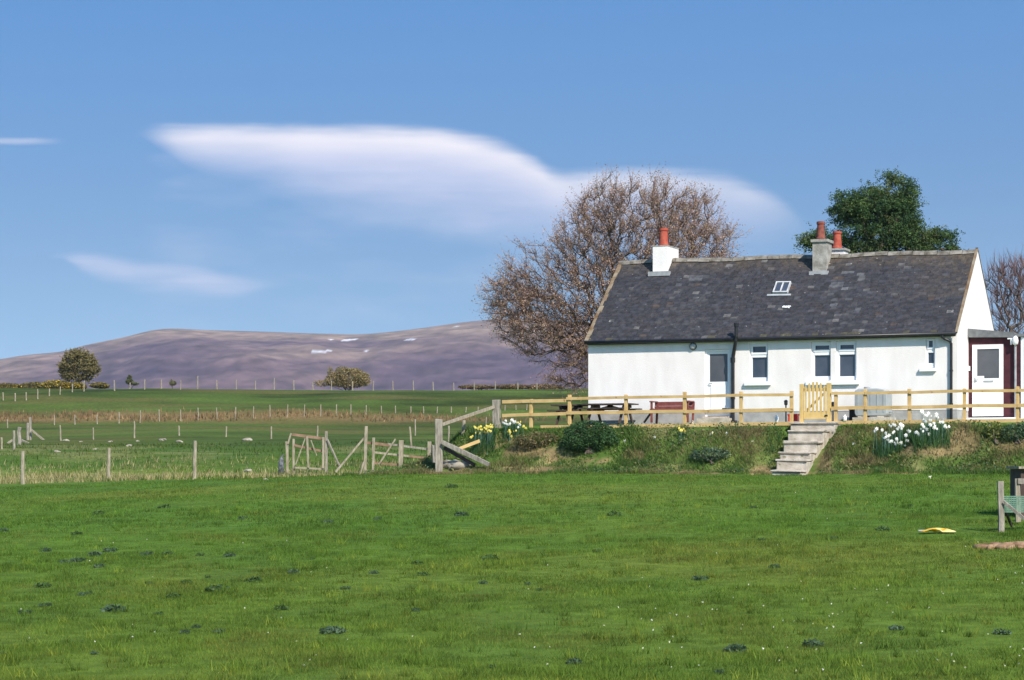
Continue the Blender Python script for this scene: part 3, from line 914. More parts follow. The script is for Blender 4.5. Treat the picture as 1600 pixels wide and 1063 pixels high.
# porch on the near gable
PC = 1.65
pa0, pz0 = 0.012, .12
pa1 = wall(1592, 590, PC)[0]
pzt = wall(1540, 527, PC)[1]
pd = opening(1519.5, 1568, 538.5, 651, PC)
pw = MB()
PD = 2.6
for (x0, x1, z0, z1) in ((pa0, pd[0], pz0, pzt), (pd[1], pa1, pz0, pzt), (pd[0], pd[1], pd[3], pzt)):
    pw.quad((x0, PC, z0), (x1, PC, z0), (x1, PC, z1), (x0, PC, z1))
nb = 14                                      # boarded panel right of the door and down the side
for k in range(nb):
    z0 = pz0 + k * (pzt - pz0) / nb; z1 = pz0 + (k + 1) * (pzt - pz0) / nb - .012
    pw.box(pa1, pa1 + .02, PC, PC + PD, z0, z1)
    pw.box(pd[1] + .27, pa1 + .018, PC - .02, PC - .001, z0, z1)
pw.quad((pa1, PC, pz0), (pa1, PC + PD, pz0), (pa1, PC + PD, pzt), (pa1, PC, pzt))
pw.quad((pa0, PC + PD, pz0), (pa1, PC + PD, pz0), (pa1, PC + PD, pzt), (pa0, PC + PD, pzt))
porch = pw.build('porch', M['maroon'], cot)
zl = wall(1512, 515, PC)[1]; zr = wall(1583, 519, PC)[1]
pr = MB()
pe = wall(1586, 520, PC)[0]
pr.prism([(0.01, pzt - .0), (pe, pzt - .03), (pe, zr - .02), (0.01, zl + .02)], PC - .14, PC + PD + .1)
pr.box(pe + .001, pe + .30, PC - .10, PC + PD + .1, zr - .15, zr - .06)
pr.build('porch_roof', pm('grey_roofing_felt', (0.13, 0.135, 0.14), (0.20, 0.205, 0.21), 6.0, 0.9, 0.2), porch)
fm = MB()
pg0, pg1 = wall(1527, 570, PC)[0], wall(1561.5, 570, PC)[0]
pgz0, pgz1 = wall(1544, 591.5, PC)[1], wall(1544, 545.5, PC)[1]
fm.box(pd[0] + .003, pg0, PC - .05, PC + .03, pd[2] + .01, pd[3] - .003).box(pg1, pd[1] - .003, PC - .05, PC + .03, pd[2] + .01, pd[3] - .003)
fm.box(pg0 + .001, pg1 - .001, PC - .048, PC + .03, pgz1, pd[3] - .004).box(pg0 + .001, pg1 - .001, PC - .048, PC + .03, pd[2] + .012, pgz0)
fm.box(pd[0] + .09, pd[0] + .1, PC - .054, PC - .049, pd[2] + .02, pd[3] - .08).box(pd[1] - .1, pd[1] - .09, PC - .054, PC - .049, pd[2] + .02, pd[3] - .08)
fm.box(pg0, pg0 + .22, PC - .056, PC - .0485, pgz0 + .002, pgz0 + .075)
pdoor = fm.build('porch_door', M['trim'], porch)
MB().box(pg0, pg1, PC - .02, PC - .008, pgz0 + .002, pgz1 - .002).build('pane', M['door_pane'], pdoor)
lp = wall(1537, 596, PC); 
MB().box(lp[0], lp[0] + .30, PC - .062, PC - .0485, lp[1] - .03, lp[1] + .02).build('letter_plate', M['lead'], pdoor)
hp = wall(1524, 594, PC)
MB().box(hp[0] - .015, hp[0] + .015, PC - .065, PC - .0505, hp[1] - .09, hp[1] + .08).box(hp[0] - .012, hp[0] + .10, PC - .10, PC - .075, hp[1] - .015, hp[1] + .012).build('handle', M['lead'], pdoor)
bp_ = wall(1514.5, 576, PC)
MB().box(bp_[0] - .03, bp_[0] + .03, PC - .04, PC - .001, bp_[1] - .07, bp_[1] + .07).build('bell_push', M['trim'], porch)
# outside lamp, post and pipe at the porch corner
gl = wall(1588, 533, PC)
MB().box(gl[0] - .24, gl[0] - .06, PC - .16, PC - .10, gl[1] + .05, gl[1] + .09).tube([(gl[0] - .13, PC - .13, gl[1] + .05), (gl[0] - .13, PC - .13, gl[1] - .12)], .03, 8).build('lamp_bracket', M['trim'], porch)
MB().lathe([(.02, gl[1] + .14), (.07, gl[1] + .11), (.095, gl[1]), (.08, gl[1] - .10), (.02, gl[1] - .14)], gl[0], PC - .16, 14).build('lamp_globe', M['trim'], porch, smooth=True)
MB().tube([(gl[0] - .01, PC - .10, pz0), (gl[0] - .01, PC - .10, zr - .1)], .035, 10).build('porch_downpipe', M['lead'], porch)
MB().box(gl[0] + .14, gl[0] + .22, PC - .02, PC + .06, .0, zr - .16).build('porch_post', M['trim'], porch)
MB().box(.05, gl[0] + .35, PC - .65, PC + .0, -.4, .10).box(.02, gl[0] + .1, PC - .40, PC - .03, .101, .135).build('porch_step', M['trim'], porch)

# ------------------------------------------------------------------ things in the yard
def FP(px, py, c): return wall(px, py, c)


FC = -2.6                                    # line of the garden fence, in front of the cottage
PW = .095


def fence(name, label, xs, rails, base, c=FC, last_gate=False, x_end=None, kick=True, top=None, tops=None):
    a_ = [wall(x, 640, c)[0] for x in xs]
    root = hthing(name, label, 'fence', a_[0], c, 0)
    o = a_[0]
    gz = []
    for k, a in enumerate(a_):
        p = H(a, c); g = float(zT(p.x, p.y)) - OZ
        zt = wall(xs[k], (tops[k] if tops else 0), c)[1]
        MB().box(a - o - PW / 2, a - o + PW / 2, -PW / 2, PW / 2, min(g, 0) - .3, zt, .006).build('post', M['pine'], root, bevel=.006)
        gz.append(g)
    for (x0, y0, x1, y1, h) in rails:
        A, z0 = wall(x0, y0, c); B, z1 = wall(x1, y1, c)
        nseg = max(1, round((B - A) / 1.75)) if False else None
        cuts = [A] + [a for a in a_ if A + .2 < a < B - .2] + [B]
        # rails run past two bays, butted on a post
        cuts = [cuts[0]] + cuts[1:-1] + [cuts[-1]]
        for p, q in zip(cuts, cuts[1:]):
            f0, f1 = (p - A) / (B - A), (q - A) / (B - A)
            j0, j1 = random.uniform(-.012, .012), random.uniform(-.012, .012)
            MB().bar((p - o + .004, -PW / 2 - .02, z0 + (z1 - z0) * f0 - h / 2 + j0), (q - o - .004, -PW / 2 - .02, z0 + (z1 - z0) * f1 - h / 2 + j1), .038, h, jit=.003).build('rail', M['pine'], root)
    return root


RT = lambda x: 616.5 - (x - 890) * 0.0186 + 2.0
# left run, from the weathered corner post to the gate
LX = [830, 890, 978, 1070, 1158, 1237]
Lt = [624, 617, 617, 612.5, 612, 611]
fence('garden_fence', 'new yellow post and rail fence running left of the picket gate', LX,
      [(786, 625.5, 886, 623, .105), (786, 647, 886, 644.5, .10), (886, 621, 1241, 614.5, .085), (886, 643.5, 1241, 637.5, .10), (846, 665.5, 1241, 659.5, .11)], None, tops=Lt)
RX = [1306, 1352, 1421, 1507, 1590]
Rt = [612, 608, 608, 607, 604]
fence('garden_fence', 'new yellow post and rail fence running right of the picket gate past the porch', RX,
      [(1300, 613, 1640, 607, .085), (1300, 636, 1640, 630, .10), (1300, 658, 1640, 654, .10)], None, tops=Rt)
# weathered end post
def ground_local(a, c):
    p = H(a, c); return float(zT(p.x, p.y)) - OZ


# picket gate
ga, _ = wall(1250.5, 640, FC); gb, _ = wall(1297, 640, FC)
gt = hthing('picket_gate', 'yellow wooden picket gate with a curved top at the head of the steps', 'gate', ga, FC, 0)
gw = gb - ga
zb_ = wall(1272, 657.5, FC)[1]
zsh = wall(1250, 600.5, FC)[1]
MB().box(-.01, .10, -.05, .05, -.3, zsh, .004).build('post', M['gatewood'], gt, bevel=.006)
MB().box(gw - .10, gw + .03, -.05, .05, -.3, wall(1294, 598.5, FC)[1], .004).build('post', M['gatewood'], gt, bevel=.006)
npk = 6
for k in range(npk):
    f = k / (npk - 1)
    x = .165 + f * (gw - .33)
    zt = wall(1272, 607, FC)[1] + .20 * math.sin(math.pi * (0.12 + .76 * f))
    MB().prism([(x - .032, zb_ + .04), (x + .032, zb_ + .04), (x + .032, zt - .03), (x, zt + .015), (x - .032, zt - .03)], -.028, -.008).build('picket', M['gatewood'], gt)
zt_ = wall(1272, 608.5, FC)[1]
MB().box(.11, gw - .11, -.005, .03, zt_ - .06, zt_ + .03).build('rail', M['gatewood'], gt)
MB().box(.11, gw - .11, -.032, .03, zb_ + .05, zb_ + .26).build('rail', M['gatewood'], gt)
MB().bar((.15, .02, zb_ + .27), (gw - .16, .02, zt_ - .10), .03, .06, jit=.002).build('brace', M['gatewood'], gt)
MB().box(gw - .15, gw - .06, -.055, -.033, zb_ + .12, zb_ + .17).build('latch', M['black'], gt)

# picnic table
def picnic(name, label, px0, px1, py, c):
    A, z = wall(px0, py, c); B, _ = wall(px1, py, c)
    w = B - A; h = z
    t = hthing(name, label, 'table', (A + B) / 2, c, 0)
    for k in range(5):
        y = -.34 + k * .17
        if k == 0: tb_ = MB()
        tb_.box(-w / 2, w / 2, y - .075, y + .075, h - .04, h)
    tb_.build('tabletop', M['dark_wood'], t)
    for sx in (-1, 1):
        x = sx * (w / 2 - .28)
        for sy in (-1, 1):
            MB().bar((x, sy * .18, h - .05), (x, sy * .62, -.02), .045, .10, up=(0, 1, 0)).build('leg', M['dark_wood'], t)
        MB().bar((x + .046, -.34, h - .09), (x + .046, .34, h - .09), .045, .09).build('cross_beam', M['dark_wood'], t)
        MB().bar((x + .046, -.72, .40), (x + .046, .72, .40), .045, .10).build('cross_beam', M['dark_wood'], t)
        MB().bar((x - sx * .03, 0, .42), (x - sx * .62, 0, h - .06), .045, .08).build('brace', M['dark_wood'], t)
    for sy in (-1, 1):
        MB().box(-w / 2, w / 2, sy * .62 - .12, sy * .62 + .12, .452, .492).build('seat', M['dark_wood'], t)
    return t


picnic('picnic_table', 'dark wooden picnic table standing against the white wall left of the red bench', 916, 991, 631.5, -1.0)
picnic('picnic_table', 'dark wooden picnic table beyond the end of the cottage, behind the left fence bay', 868, 914, 633, .9)

# red bench
A, z = wall(1021, 628, -.75); B, _ = wall(1083, 628, -.75)
bw = B - A
bn = hthing('garden_bench', 'red brown wooden bench against the white cottage wall', 'bench', (A + B) / 2, -.75, 0)
hb = z
for k in range(2):
    zz = hb - .27 + k * .137
    sl = MB().box(-bw / 2, bw / 2, .10 + k * .03, .13 + k * .03, zz, zz + .13).build('back_slat', M['bench'], bn)
st = MB()
for k in range(4):
    st.box(-bw / 2, bw / 2, -.36 + k * .12, -.26 + k * .12, .42, .452)
st.build('seat', M['bench'], bn)
for sx in (-1, 1):
    x = sx * (bw / 2 - .06)
    MB().bar((x, -.34, .02), (x, -.34, .66), .06, .06, up=(0, 1, 0)).build('leg', M['bench'], bn)
    MB().bar((x, .12, .0), (x, .24, hb - .02), .06, .06, up=(0, 1, 0)).build('leg', M['bench'], bn)
    MB().box(x - .045, x + .045, -.42, .16, .662, .70).build('arm_rest', M['bench'], bn)
MB().bar((-bw / 2 - .28, -.10, .03), (-bw / 2 + .05, -.10, .46), .05, .07, up=(0, 1, 0)).build('brace', M['dark_wood'], bn)

# heating oil tank on its base
TC = -1.0
A, z1 = wall(1339, 608, TC); B, _ = wall(1389.5, 608, TC)
tw = B - A
tk = hthing('oil_tank', 'pale grey oil tank on a low concrete base under the cottage wall', 'tank', (A + B) / 2, TC, 0)
zb0 = wall(1364, 650.5, TC)[1]
body = MB()
sec = [(-tw / 2, zb0 + .06), (-tw / 2 + .05, zb0), (tw / 2 - .05, zb0), (tw / 2, zb0 + .06), (tw / 2, z1 - .12), (tw / 2 - .10, z1 - .03), (tw / 2 - .3, z1), (-tw / 2 + .12, z1), (-tw / 2, z1 - .06)]
body.prism(sec, -.30, .40)
tb = body.build('tank_body', M['tank'], tk, bevel=.03)
MB().lathe([(.10, z1 - .005), (.10, z1 + .05), (.06, z1 + .06)], -tw / 2 + .3, .05, 14).build('filler_cap', M['lead'], tk)
rb = MB()
for k in range(5):
    x = -tw / 2 + tw * (k + .5) / 5
    rb.box(x - .015, x + .015, -.312, -.301, zb0 + .1, z1 - .12)
rb.build('rib', M['tank'], tk)
MB().box(-tw / 2 - .05, tw / 2 + .1, -.35, .45, -.3, zb0 - .04).box(-tw / 2 + .1, -tw / 2 + .3, -.3, .4, zb0 - .039, zb0).box(tw / 2 - .3, tw / 2 - .1, -.3, .4, zb0 - .039, zb0).build('base', M['concrete'], tk)
MB().tube([(tw / 2 + .01, 0, zb0 + .12), (tw / 2 + .12, 0, zb0 + .12), (tw / 2 + .16, 0, .0)], .02, 8).build('feed_pipe', M['lead'], tk)
# dark box added in place of the tank's cast shadow on the wall
A, z = wall(1327, 641, -.8); B, _ = wall(1336, 641, -.8)
cx = hthing('tank_shadow_box', 'low dark box added as the shadow of the grey tank on the cottage wall', 'box', (A + B) / 2, -.62, 0)
MB().box(-.10, .10, -.16, .16, -.05, z).build('body', M['black'], cx, bevel=.01)
MB().box(-.115, .115, -.18, .18, z + .001, z + .03).build('shadow_box_top', M['fascia'], cx, bevel=.006)

# red feed bucket by the gate
A, z = wall(1240.5, 650, -2.2)
bk = hthing('bucket', 'small red plastic crate beside the picket gate', 'crate', A, -2.25, 0)
bm_ = MB()
bm_.box(-.14, .14, -.10, -.085, .0, .21).box(-.14, .14, .085, .10, .0, .21).box(-.14, -.125, -.084, .084, .0, .21).box(.125, .14, -.084, .084, .0, .21).box(-.124, .124, -.084, .084, .0, .015)
bm_.build('body', M['redplastic'], bk)
MB().box(-.155, .155, -.115, -.101, .17, .215).box(-.155, .155, .101, .115, .17, .215).build('rim', M['redplastic'], bk)
bk.name = 'crate'
# low garden lights beside the gate
for (x, yt, yb, lab) in ((1228, 625, 660, 'short black garden light left of the picket gate'), (1301.5, 628, 656, 'short black garden light right of the picket gate')):
    A, z = wall(x, yt, -2.0)
    gl_ = hthing('garden_light', lab, 'garden light', A, -2.0, 0, group='black garden lights beside the gate')
    MB().tube([(0, 0, -.1), (0, 0, z - .16)], .022, 8).build('stem', M['black'], gl_)
    MB().lathe([(.03, z - .16), (.055, z - .14), (.055, z - .05), (.07, z - .045), (.03, z)], 0, 0, 12).build('lamp_head', M['black'], gl_)
for x, lab in ((1213.5, 'small white jug standing behind the fence left of the gate'), (1320, 'small white pot standing behind the fence right of the gate')):
    A, z = wall(x, 653, -1.6)
    jg = MB().lathe([(.045, 0), (.06, .05), (.06, .13), (.03, .17), (.035, .20)], 0, 0, 12).build('plant_pot', M['trim'])
    jg.location = H(A, -1.6, 0)
    tag(jg, lab, 'pot')

# ------------------------------------------------------------------ garden steps down the bank
gs = hthing('garden_steps', 'worn concrete steps down the bank from the picket gate', 'steps', wall(1268, 660, -2.8)[0], -2.8, 0)
so = wall(1268, 660, -2.8)[0]
SL = [(1233, 1303, 660), (1231, 1286, 672.5), (1224, 1276, 690), (1218, 1266, 707), (1211, 1258, 718), (1206, 1251, 733)]
for k, (x0, x1, yt) in enumerate(SL):
    c0 = -3.05 - k * 0.58
    A, z = wall(x0, yt, c0); B, _ = wall(x1, yt, c0)
    m = MB()
    j = random.uniform(-.03, .03)
    m.box(A - so + j, B - so + j, c0 + 2.8 + .03, c0 + 2.8 + .80, z - .75, z - .055, .022)
    m.box(A - so - .03 + j, B - so + .03 + j, c0 + 2.8 - .02, c0 + 2.8 + .72, z - .054, z, .020)
    so_ = m.build('step', M['concrete'], gs, bevel=.02)
    so_.rotation_euler = (random.uniform(-.012, .012), random.uniform(-.022, .022), random.uniform(-.03, .03))


# ------------------------------------------------------------------ old hurdles, posts and field fences on the left
def worn_post(name, mat, h, w, parent=None, n=6, jit=.12, square=False):
    m = MB()
    pts, rad = [], []
    for k in range(n):
        f = k / (n - 1)
        pts.append((random.uniform(-1, 1) * w * .12, random.uniform(-1, 1) * w * .12, -.35 + f * (h + .35)))
        rad.append(w / 2 * (1.05 - .12 * f) * random.uniform(1 - jit * .5, 1 + jit * .5) * (1.35 if square else 1))
    m.tube(pts, rad, 4 if square else 7)
    return m.build(name, mat, parent)


def pole(parent, name, mat, p, q, w, h=None):
    o = Vector(parent.location) if parent else Vector((0, 0, 0))
    return MB().bar(Vector(p) - o, Vector(q) - o, w, h or w, jit=w * .08).build(name, mat, parent)


def Yat(px, py): return hit(px, py).y


YA = Yat(452, 742) + .1
k_ = YA / F
hb1 = thing('old_hurdle', 'gappy old wooden hurdle with a reddish top rail left of the crossed poles', 'hurdle', at(448, 742, YA))
P = lambda x, y, d=0: at(x, y, YA + d)
pole(hb1, 'post', M['oldpost'], P(449.5, 748), P(448.5, 690), .10)
pole(hb1, 'post', M['oldpost'], P(459, 745, .1), P(459, 686, .1), .08)
pole(hb1, 'post', M['oldpost'], P(450, 694, -.06), P(455, 677, -.06), .06)
pole(hb1, 'rail', M['redwood'], P(457, 679, .05), P(508, 686, .05), .05, .10)
pole(hb1, 'rail', M['redwood'], P(460, 696, .05), P(508, 706, .05), .03, .08)
pole(hb1, 'rail', M['oldpost'], P(460, 731), P(507, 733), .06, .07)
for (x0, y0, x1, y1, w) in ((480, 682, 482, 731, .07), (505, 683, 505, 732, .085), (477, 685, 462, 726, .05), (486, 688, 495, 712, .04)):
    pole(hb1, 'stake', M['oldpost'], P(x0, y0, -.06), P(x1, y1, -.06), w, .04)
pole(hb1, 'post', M['oldwood'], P(510, 742, .08), P(510, 674, .08), .09)
pole(hb1, 'brace', M['oldwood'], P(511.5, 687, .0), P(530, 728, -.3), .06, .05)
# mossy sack against the hurdle
sk_ = thing('feed_sack', 'bluish grey plastic sack slumped against the leftmost hurdle post', 'sack', at(440, 740, YA - .1))
bm = bmesh.new(); bmesh.ops.create_icosphere(bm, subdivisions=3, radius=1)
for v in bm.verts:
    n_ = float(fbm(v.co.x * 2 + 5, v.co.z * 2 + v.co.y, 301, 3)) * .5
    v.co = Vector((v.co.x * .12 * (1 + n_), v.co.y * .13 * (1 + n_), .30 + v.co.z * .33 * (1 + n_ * .5)))
me = bpy.data.meshes.new('body'); bm.to_mesh(me); bm.free()
me.materials.append(pm('sack_plastic', (0.06, 0.065, 0.07), (0.17, 0.18, 0.19), 9.0, 0.6))
ob = bpy.data.objects.new('body', me); C.objects.link(ob); ob.parent = sk_
MB().tube([(0, 0, .58), (.02, 0, .64), (.05, .02, .70)], [.05, .03, .05], 8).build('neck', me.materials[0], sk_)

YB = Yat(572, 742) + .05
PB = lambda x, y, d=0: at(x, y, YB + d)
hp_ = thing('leaning_pole', 'long pale pole leaning across the gap between the two hurdles', 'pole', PB(525, 736, -.2))
pole(hp_, 'pole', M['oldpost'], PB(524, 738, -.3), PB(571, 682, .05), .065, .06)
tp = thing('fence_post', 'tall pale old post at the left end of the rail hurdle', 'post', PB(570, 742))
pole(tp, 'post', M['oldpost'], PB(570, 748), PB(572.5, 666), .10)
pole(tp, 'prop', M['oldpost'], PB(562, 744, -.15), PB(568, 722, -.06), .05)
hb2 = thing('old_hurdle', 'low old rail hurdle with a wide middle post and broken grey rails', 'hurdle', PB(626, 742))
for (x0, y0, x1, y1, w) in ((583, 738, 584, 684, .08), (626, 745, 627, 688, .15), (669, 744, 671.5, 690, .12)):
    pole(hb2, 'post', M['oldpost'], PB(x0, y0), PB(x1, y1), w, .09)
for (x0, y0, x1, y1, h, mt) in ((574, 692, 612, 696, .09, 'redwood'), (606, 694, 668, 702, .07, 'oldwood'), (585, 707, 648, 714, .07, 'oldpost'), (640, 713, 668, 716, .07, 'redwood'),
                                (585, 724, 668, 729, .07, 'redwood'), (574, 738, 668, 742, .09, 'redwood')):
    pole(hb2, 'rail', M[mt], PB(x0, y0, .08), PB(x1, y1, .08), .04, h)
pole(hb2, 'brace', M['oldpost'], PB(592, 726, -.07), PB(618, 686, -.07), .07, .05)
pole(hb2, 'stake', M['oldpost'], PB(643, 697, .2), PB(640.5, 667, .2), .05)
YC_ = Yat(686, 737)
PC_ = lambda x, y, d=0: at(x, y, YC_ + d)
gp_ = thing('gate_post', 'thick grey strainer post carrying the sloping top rail', 'post', PC_(686, 737))
o_ = gp_.location
MB().box(-.115, .115, -.10, .10, -.4, (737 - 655) / F * YC_, .015).build('post', M['oldwood'], gp_, bevel=.02)
pole(gp_, 'sloping_rail', M['oldpost'], PC_(690, 664, -.02), at(772, 636, H(wall(776, 640, FC)[0], FC).y - .05), .07, .09)
MB().box(-.21, -.118, -.06, .08, .25, .80, .03).build('hinge_block', M['oldwood'], gp_)
lp_ = thing('fallen_pole', 'grey broken pole sloping from the strainer post down to the bank foot', 'pole', PC_(727, 710))
pole(lp_, 'pole', M['oldwood'], PC_(691, 691, -.15), PC_(764, 726, -.75), .11, .12)
pole(lp_, 'rail', M['dark_wood'], PC_(694, 700, -.05), PC_(742, 727, -.45), .06, .10)
yp_ = thing('plank', 'short yellowish plank lying on the grass behind the fallen pole', 'plank', PC_(732, 696, .4))
pole(yp_, 'plank', M['pine'], PC_(716, 702, .1), PC_(749, 689, .6), .05, .09)
sb = thing('stone_heap', 'grey rubble heap under the fallen pole beside the strainer post', 'rubble', PC_(708, 732))
# weathered corner post of the garden fence
cp_a = wall(776, 640, FC)[0]
p_ = H(cp_a, FC); gz_ = float(zT(p_.x, p_.y))
cpt = thing('corner_post', 'weathered grey corner post at the left end of the new garden fence', 'post', (p_.x, p_.y, gz_), -TH)
MB().box(-.11, .11, -.10, .10, -.4, (HZ - 625) / F * p_.y - gz_, .015).build('post', M['oldwood'], cpt, bevel=.02)

# near posts of the wire fence
for (x, yt, yb, lab) in ((36, 705, 757, 'pale wooden post left of two more at the straw coloured field edge'),
                         (170, 700, 752, 'pale wooden post midway along the straw coloured field edge'),
                         (304.5, 689, 748, 'pale wooden post at the straw coloured field edge nearest the hurdles')):
    g = hit(x, yb)
    h = (yb - yt) / F * g.y
    o = worn_post('fence_post', M['oldpost'], h, .13)
    o.location = g
    tag(o, lab, 'post')
# thin wire along the three posts
# farther rows: copies of one worn post each, sized by their distance
protos = [worn_post('fence_post', M['oldpost'], 1.0, .11) for _ in range(3)]
used = set()


def row(pts, label, group, wk=1.0):
    for (x, yt, yb) in pts:
        g = hit(x, yb)
        h = (yb - yt) / F * g.y
        pr_ = random.choice(protos)
        if pr_.name in used:
            o = pr_.copy(); C.objects.link(o)
        else:
            o = pr_; used.add(pr_.name)
        o.location = (g.x, g.y, g.z - .02)
        o.scale = (wk * random.uniform(.85, 1.15), wk, h)
        o.rotation_euler = (random.uniform(-.04, .04), random.uniform(-.05, .05), random.uniform(0, 6))
        tag(o, label, 'post', group)


row([(95, 664, 689), (146, 668, 687), (210, 658, 685), (280, 665, 681), (353, 666, 683), (424, 666, 686), (496, 665, 683), (649, 655, 681), (701, 665, 692), (724, 656, 679), (759, 652, 667), (3, 683, 702)],
    'slim grey post standing alone in the green field behind the straw strip', 'scattered posts in the near green field', 1.0)
row([(12, 655, 669), (85, 649, 664.5), (117, 648, 664), (152, 648, 663), (186, 644, 662), (219, 641, 661), (249, 640, 659), (282, 640, 658.5), (310, 637, 657), (339, 637, 655), (368, 636, 655), (396, 635, 654.5),
     (422, 633, 652), (449, 632, 652), (475, 632, 651), (501, 632, 650.5), (526, 632, 650), (548, 632, 649.5), (572, 633, 648), (596, 634, 647), (618, 634, 646), (642, 635, 646), (662, 635, 646), (683, 635.5, 646), (705, 635.5, 645), (728, 636, 644.5), (747, 636, 643),
     (789, 633, 642), (806, 633, 641), (823, 632, 641)],
    'pale post in the row along the rusty rush strip', 'posts along the rush strip', .95)
row([(5, 613, 626), (24, 614, 627), (41, 613, 626), (59, 608, 624), (77, 607, 619), (94, 604, 617), (113, 600, 613), (131, 595, 612), (147, 595, 606), (179, 594, 611), (203, 597, 607), (226, 593, 609), (252, 593, 607.5),
     (282, 594, 609), (309, 586, 607), (339, 593, 608), (369, 592, 607.5), (399, 592, 606), (428, 585.5, 604), (459, 587, 602.5), (489, 588, 601), (518, 585, 600), (551, 586, 600.5), (583, 585.5, 600.5), (614, 587, 602), (646, 588, 603.5),
     (677, 591.5, 605.5), (709, 593, 605.5), (741, 593, 605.5), (774, 593, 606), (809, 595, 606), (839, 596, 606.5)],
    'pale post in the row along the crest of the far green field', 'posts along the field crest', 1.15)
# cluster of braced posts at the left edge
clu = [(22, 673, 703, .13, 'cracked grey strainer post, foremost of the braced posts at the left edge'), (30, 668, 695, .26, 'broad grey post just behind the cracked strainer post at the left edge'),
       (43.5, 661, 688, .20, 'stout grey post beside the diagonal brace at the left edge')]
for (x, yt, yb, w, lab) in clu:
    g = hit(x, yb)
    o = worn_post('strainer_post', M['oldwood'], (yb - yt) / F * g.y, w)
    o.location = g
    tag(o, lab, 'post')
g = hit(45, 688); Y0 = g.y
bp2 = thing('braced_post', 'tall slender grey post with a long diagonal brace at the left edge', 'post', g)
pole(bp2, 'post', M['oldwood'], at(48, 688, Y0 + .3), at(47.5, 652, Y0 + .3), .13)
pole(bp2, 'brace', M['oldpost'], at(48.5, 671, Y0 - .05), at(72, 691, Y0 - .3), .11)
g = hit(33, 692)
bp3 = thing('fallen_rail', 'short grey rail lying in the grass by the braced posts', 'rail', g)
pole(bp3, 'rail', M['oldpost'], at(34, 688, g.y), at(49, 695, g.y - .6), .10)
bp4 = thing('fallen_rail', 'stubby grey rail leaning left of the cracked strainer post', 'rail', hit(14, 693))
pole(bp4, 'rail', M['oldpost'], at(19, 688, bp4.location.y), at(11, 693.5, bp4.location.y - .4), .10)

# ------------------------------------------------------------------ fence corner on the right
g = hit(1564, 832); YR = g.y
PR = lambda x, y, d=0: at(x, y, YR + d)
rc1 = thing('corner_post', 'grey corner post with a diagonal stay in the right foreground', 'post', g)
pole(rc1, 'post', M['oldwood'], PR(1564.5, 838), PR(1563.5, 752), .095, .09)
pole(rc1, 'stay', M['oldwood'], PR(1568, 784, -.05), PR(1608, 817, -.3), .05, .05)
pole(rc1, 'stay', M['dark_wood'], PR(1567.5, 790, .1), PR(1581, 823, .5), .035, .04)
rc2 = thing('fence_post', 'slimmer brown post behind the grey corner post at the right edge', 'post', PR(1590, 815, 1.6))
pole(rc2, 'post', M['oldpost'], PR(1591, 816, 1.6), PR(1589, 748, 1.6), .085, .08)
pole(rc2, 'rail', M['oldwood'], PR(1590, 752, 1.55), PR(1640, 752, 1.55), .05, .10)
nt_ = MB()
for k in range(9):
    y = 776 + k * 3.0
    nt_.bar(PR(1567, y, .08), PR(1632, y, .4), .010, .022)
for k in range(16):
    x = 1568 + k * 4
    nt_.bar(PR(x, 775, .085 + k * .02), PR(x, 801, .085 + k * .02), .010, .022)
nto = nt_.build('fence_netting', M['netting'])
tag(nto, 'green mesh netting hung from the grey corner post at the right edge', 'netting')
hk = thing('hen_house', 'dark wooden hutch with a pale flat roof cut by the right edge', 'hutch', PR(1620, 760, 3.0))
o_ = hk.location
hx0 = (PR(1595, 740, 3.0) - o_).x
MB().box(hx0, hx0 + 1.5, .0, .9, -.45, (PR(1595, 733, 3.0) - o_).z).build('body', M['dark_wood'], hk)
MB().box(hx0 - .06, hx0 + 1.6, -.10, 1.0, (PR(1595, 732.6, 3.0) - o_).z, (PR(1595, 729, 3.0) - o_).z).build('roof', M['oldpost'], hk)
for k in (0, 1.4):
    MB().box(hx0 + k, hx0 + k + .08, .02, .10, -1.2, -.451).build('leg', M['dark_wood'], hk)


def clods(name, label, cat, px0, px1, py, hgt, n, dep=.5):
    """a low heap of earth clods"""
    vs, fs = [], []
    for k in range(n):
        f = (k + .5) / n
        g = hit(px0 + (px1 - px0) * f, py - random.uniform(0, 3))
        r = random.uniform(.3, 1.1) * hgt
        bm = bmesh.new(); bmesh.ops.create_icosphere(bm, subdivisions=2, radius=1)
        i = len(vs)
        sx = random.uniform(1.0, 2.0)
        for v in bm.verts:
            n_ = 1 + .9 * float(fbm(v.co.x * 1.7 + k * 7, v.co.y * 1.7 + v.co.z, 310, 3))
            vs.append((g.x + v.co.x * r * sx * n_, g.y + random.uniform(0, .02) + v.co.y * r * 1.4 * n_ + (k % 5) * .09 * dep, g.z + v.co.z * r * n_ * .8 + .02))
        fs += [tuple(i + v.index for v in f_.verts) for f_ in bm.faces]
        bm.free()
    return vs, fs


vs, fs = clods('', '', '', 1538, 1640, 859, .095, 64)
o = mesh_np('earth_mound', vs, fs, M['earthclod'])
tag(o, 'low mound of bare reddish earth on the grass at the right edge', 'mound')
vs, fs = clods('', '', '', 700, 722, 730, .20, 7, .3)
c_ = sb.location
o = mesh_np('stones', np.array(vs) - np.array(c_), fs, M['stone'], sb)
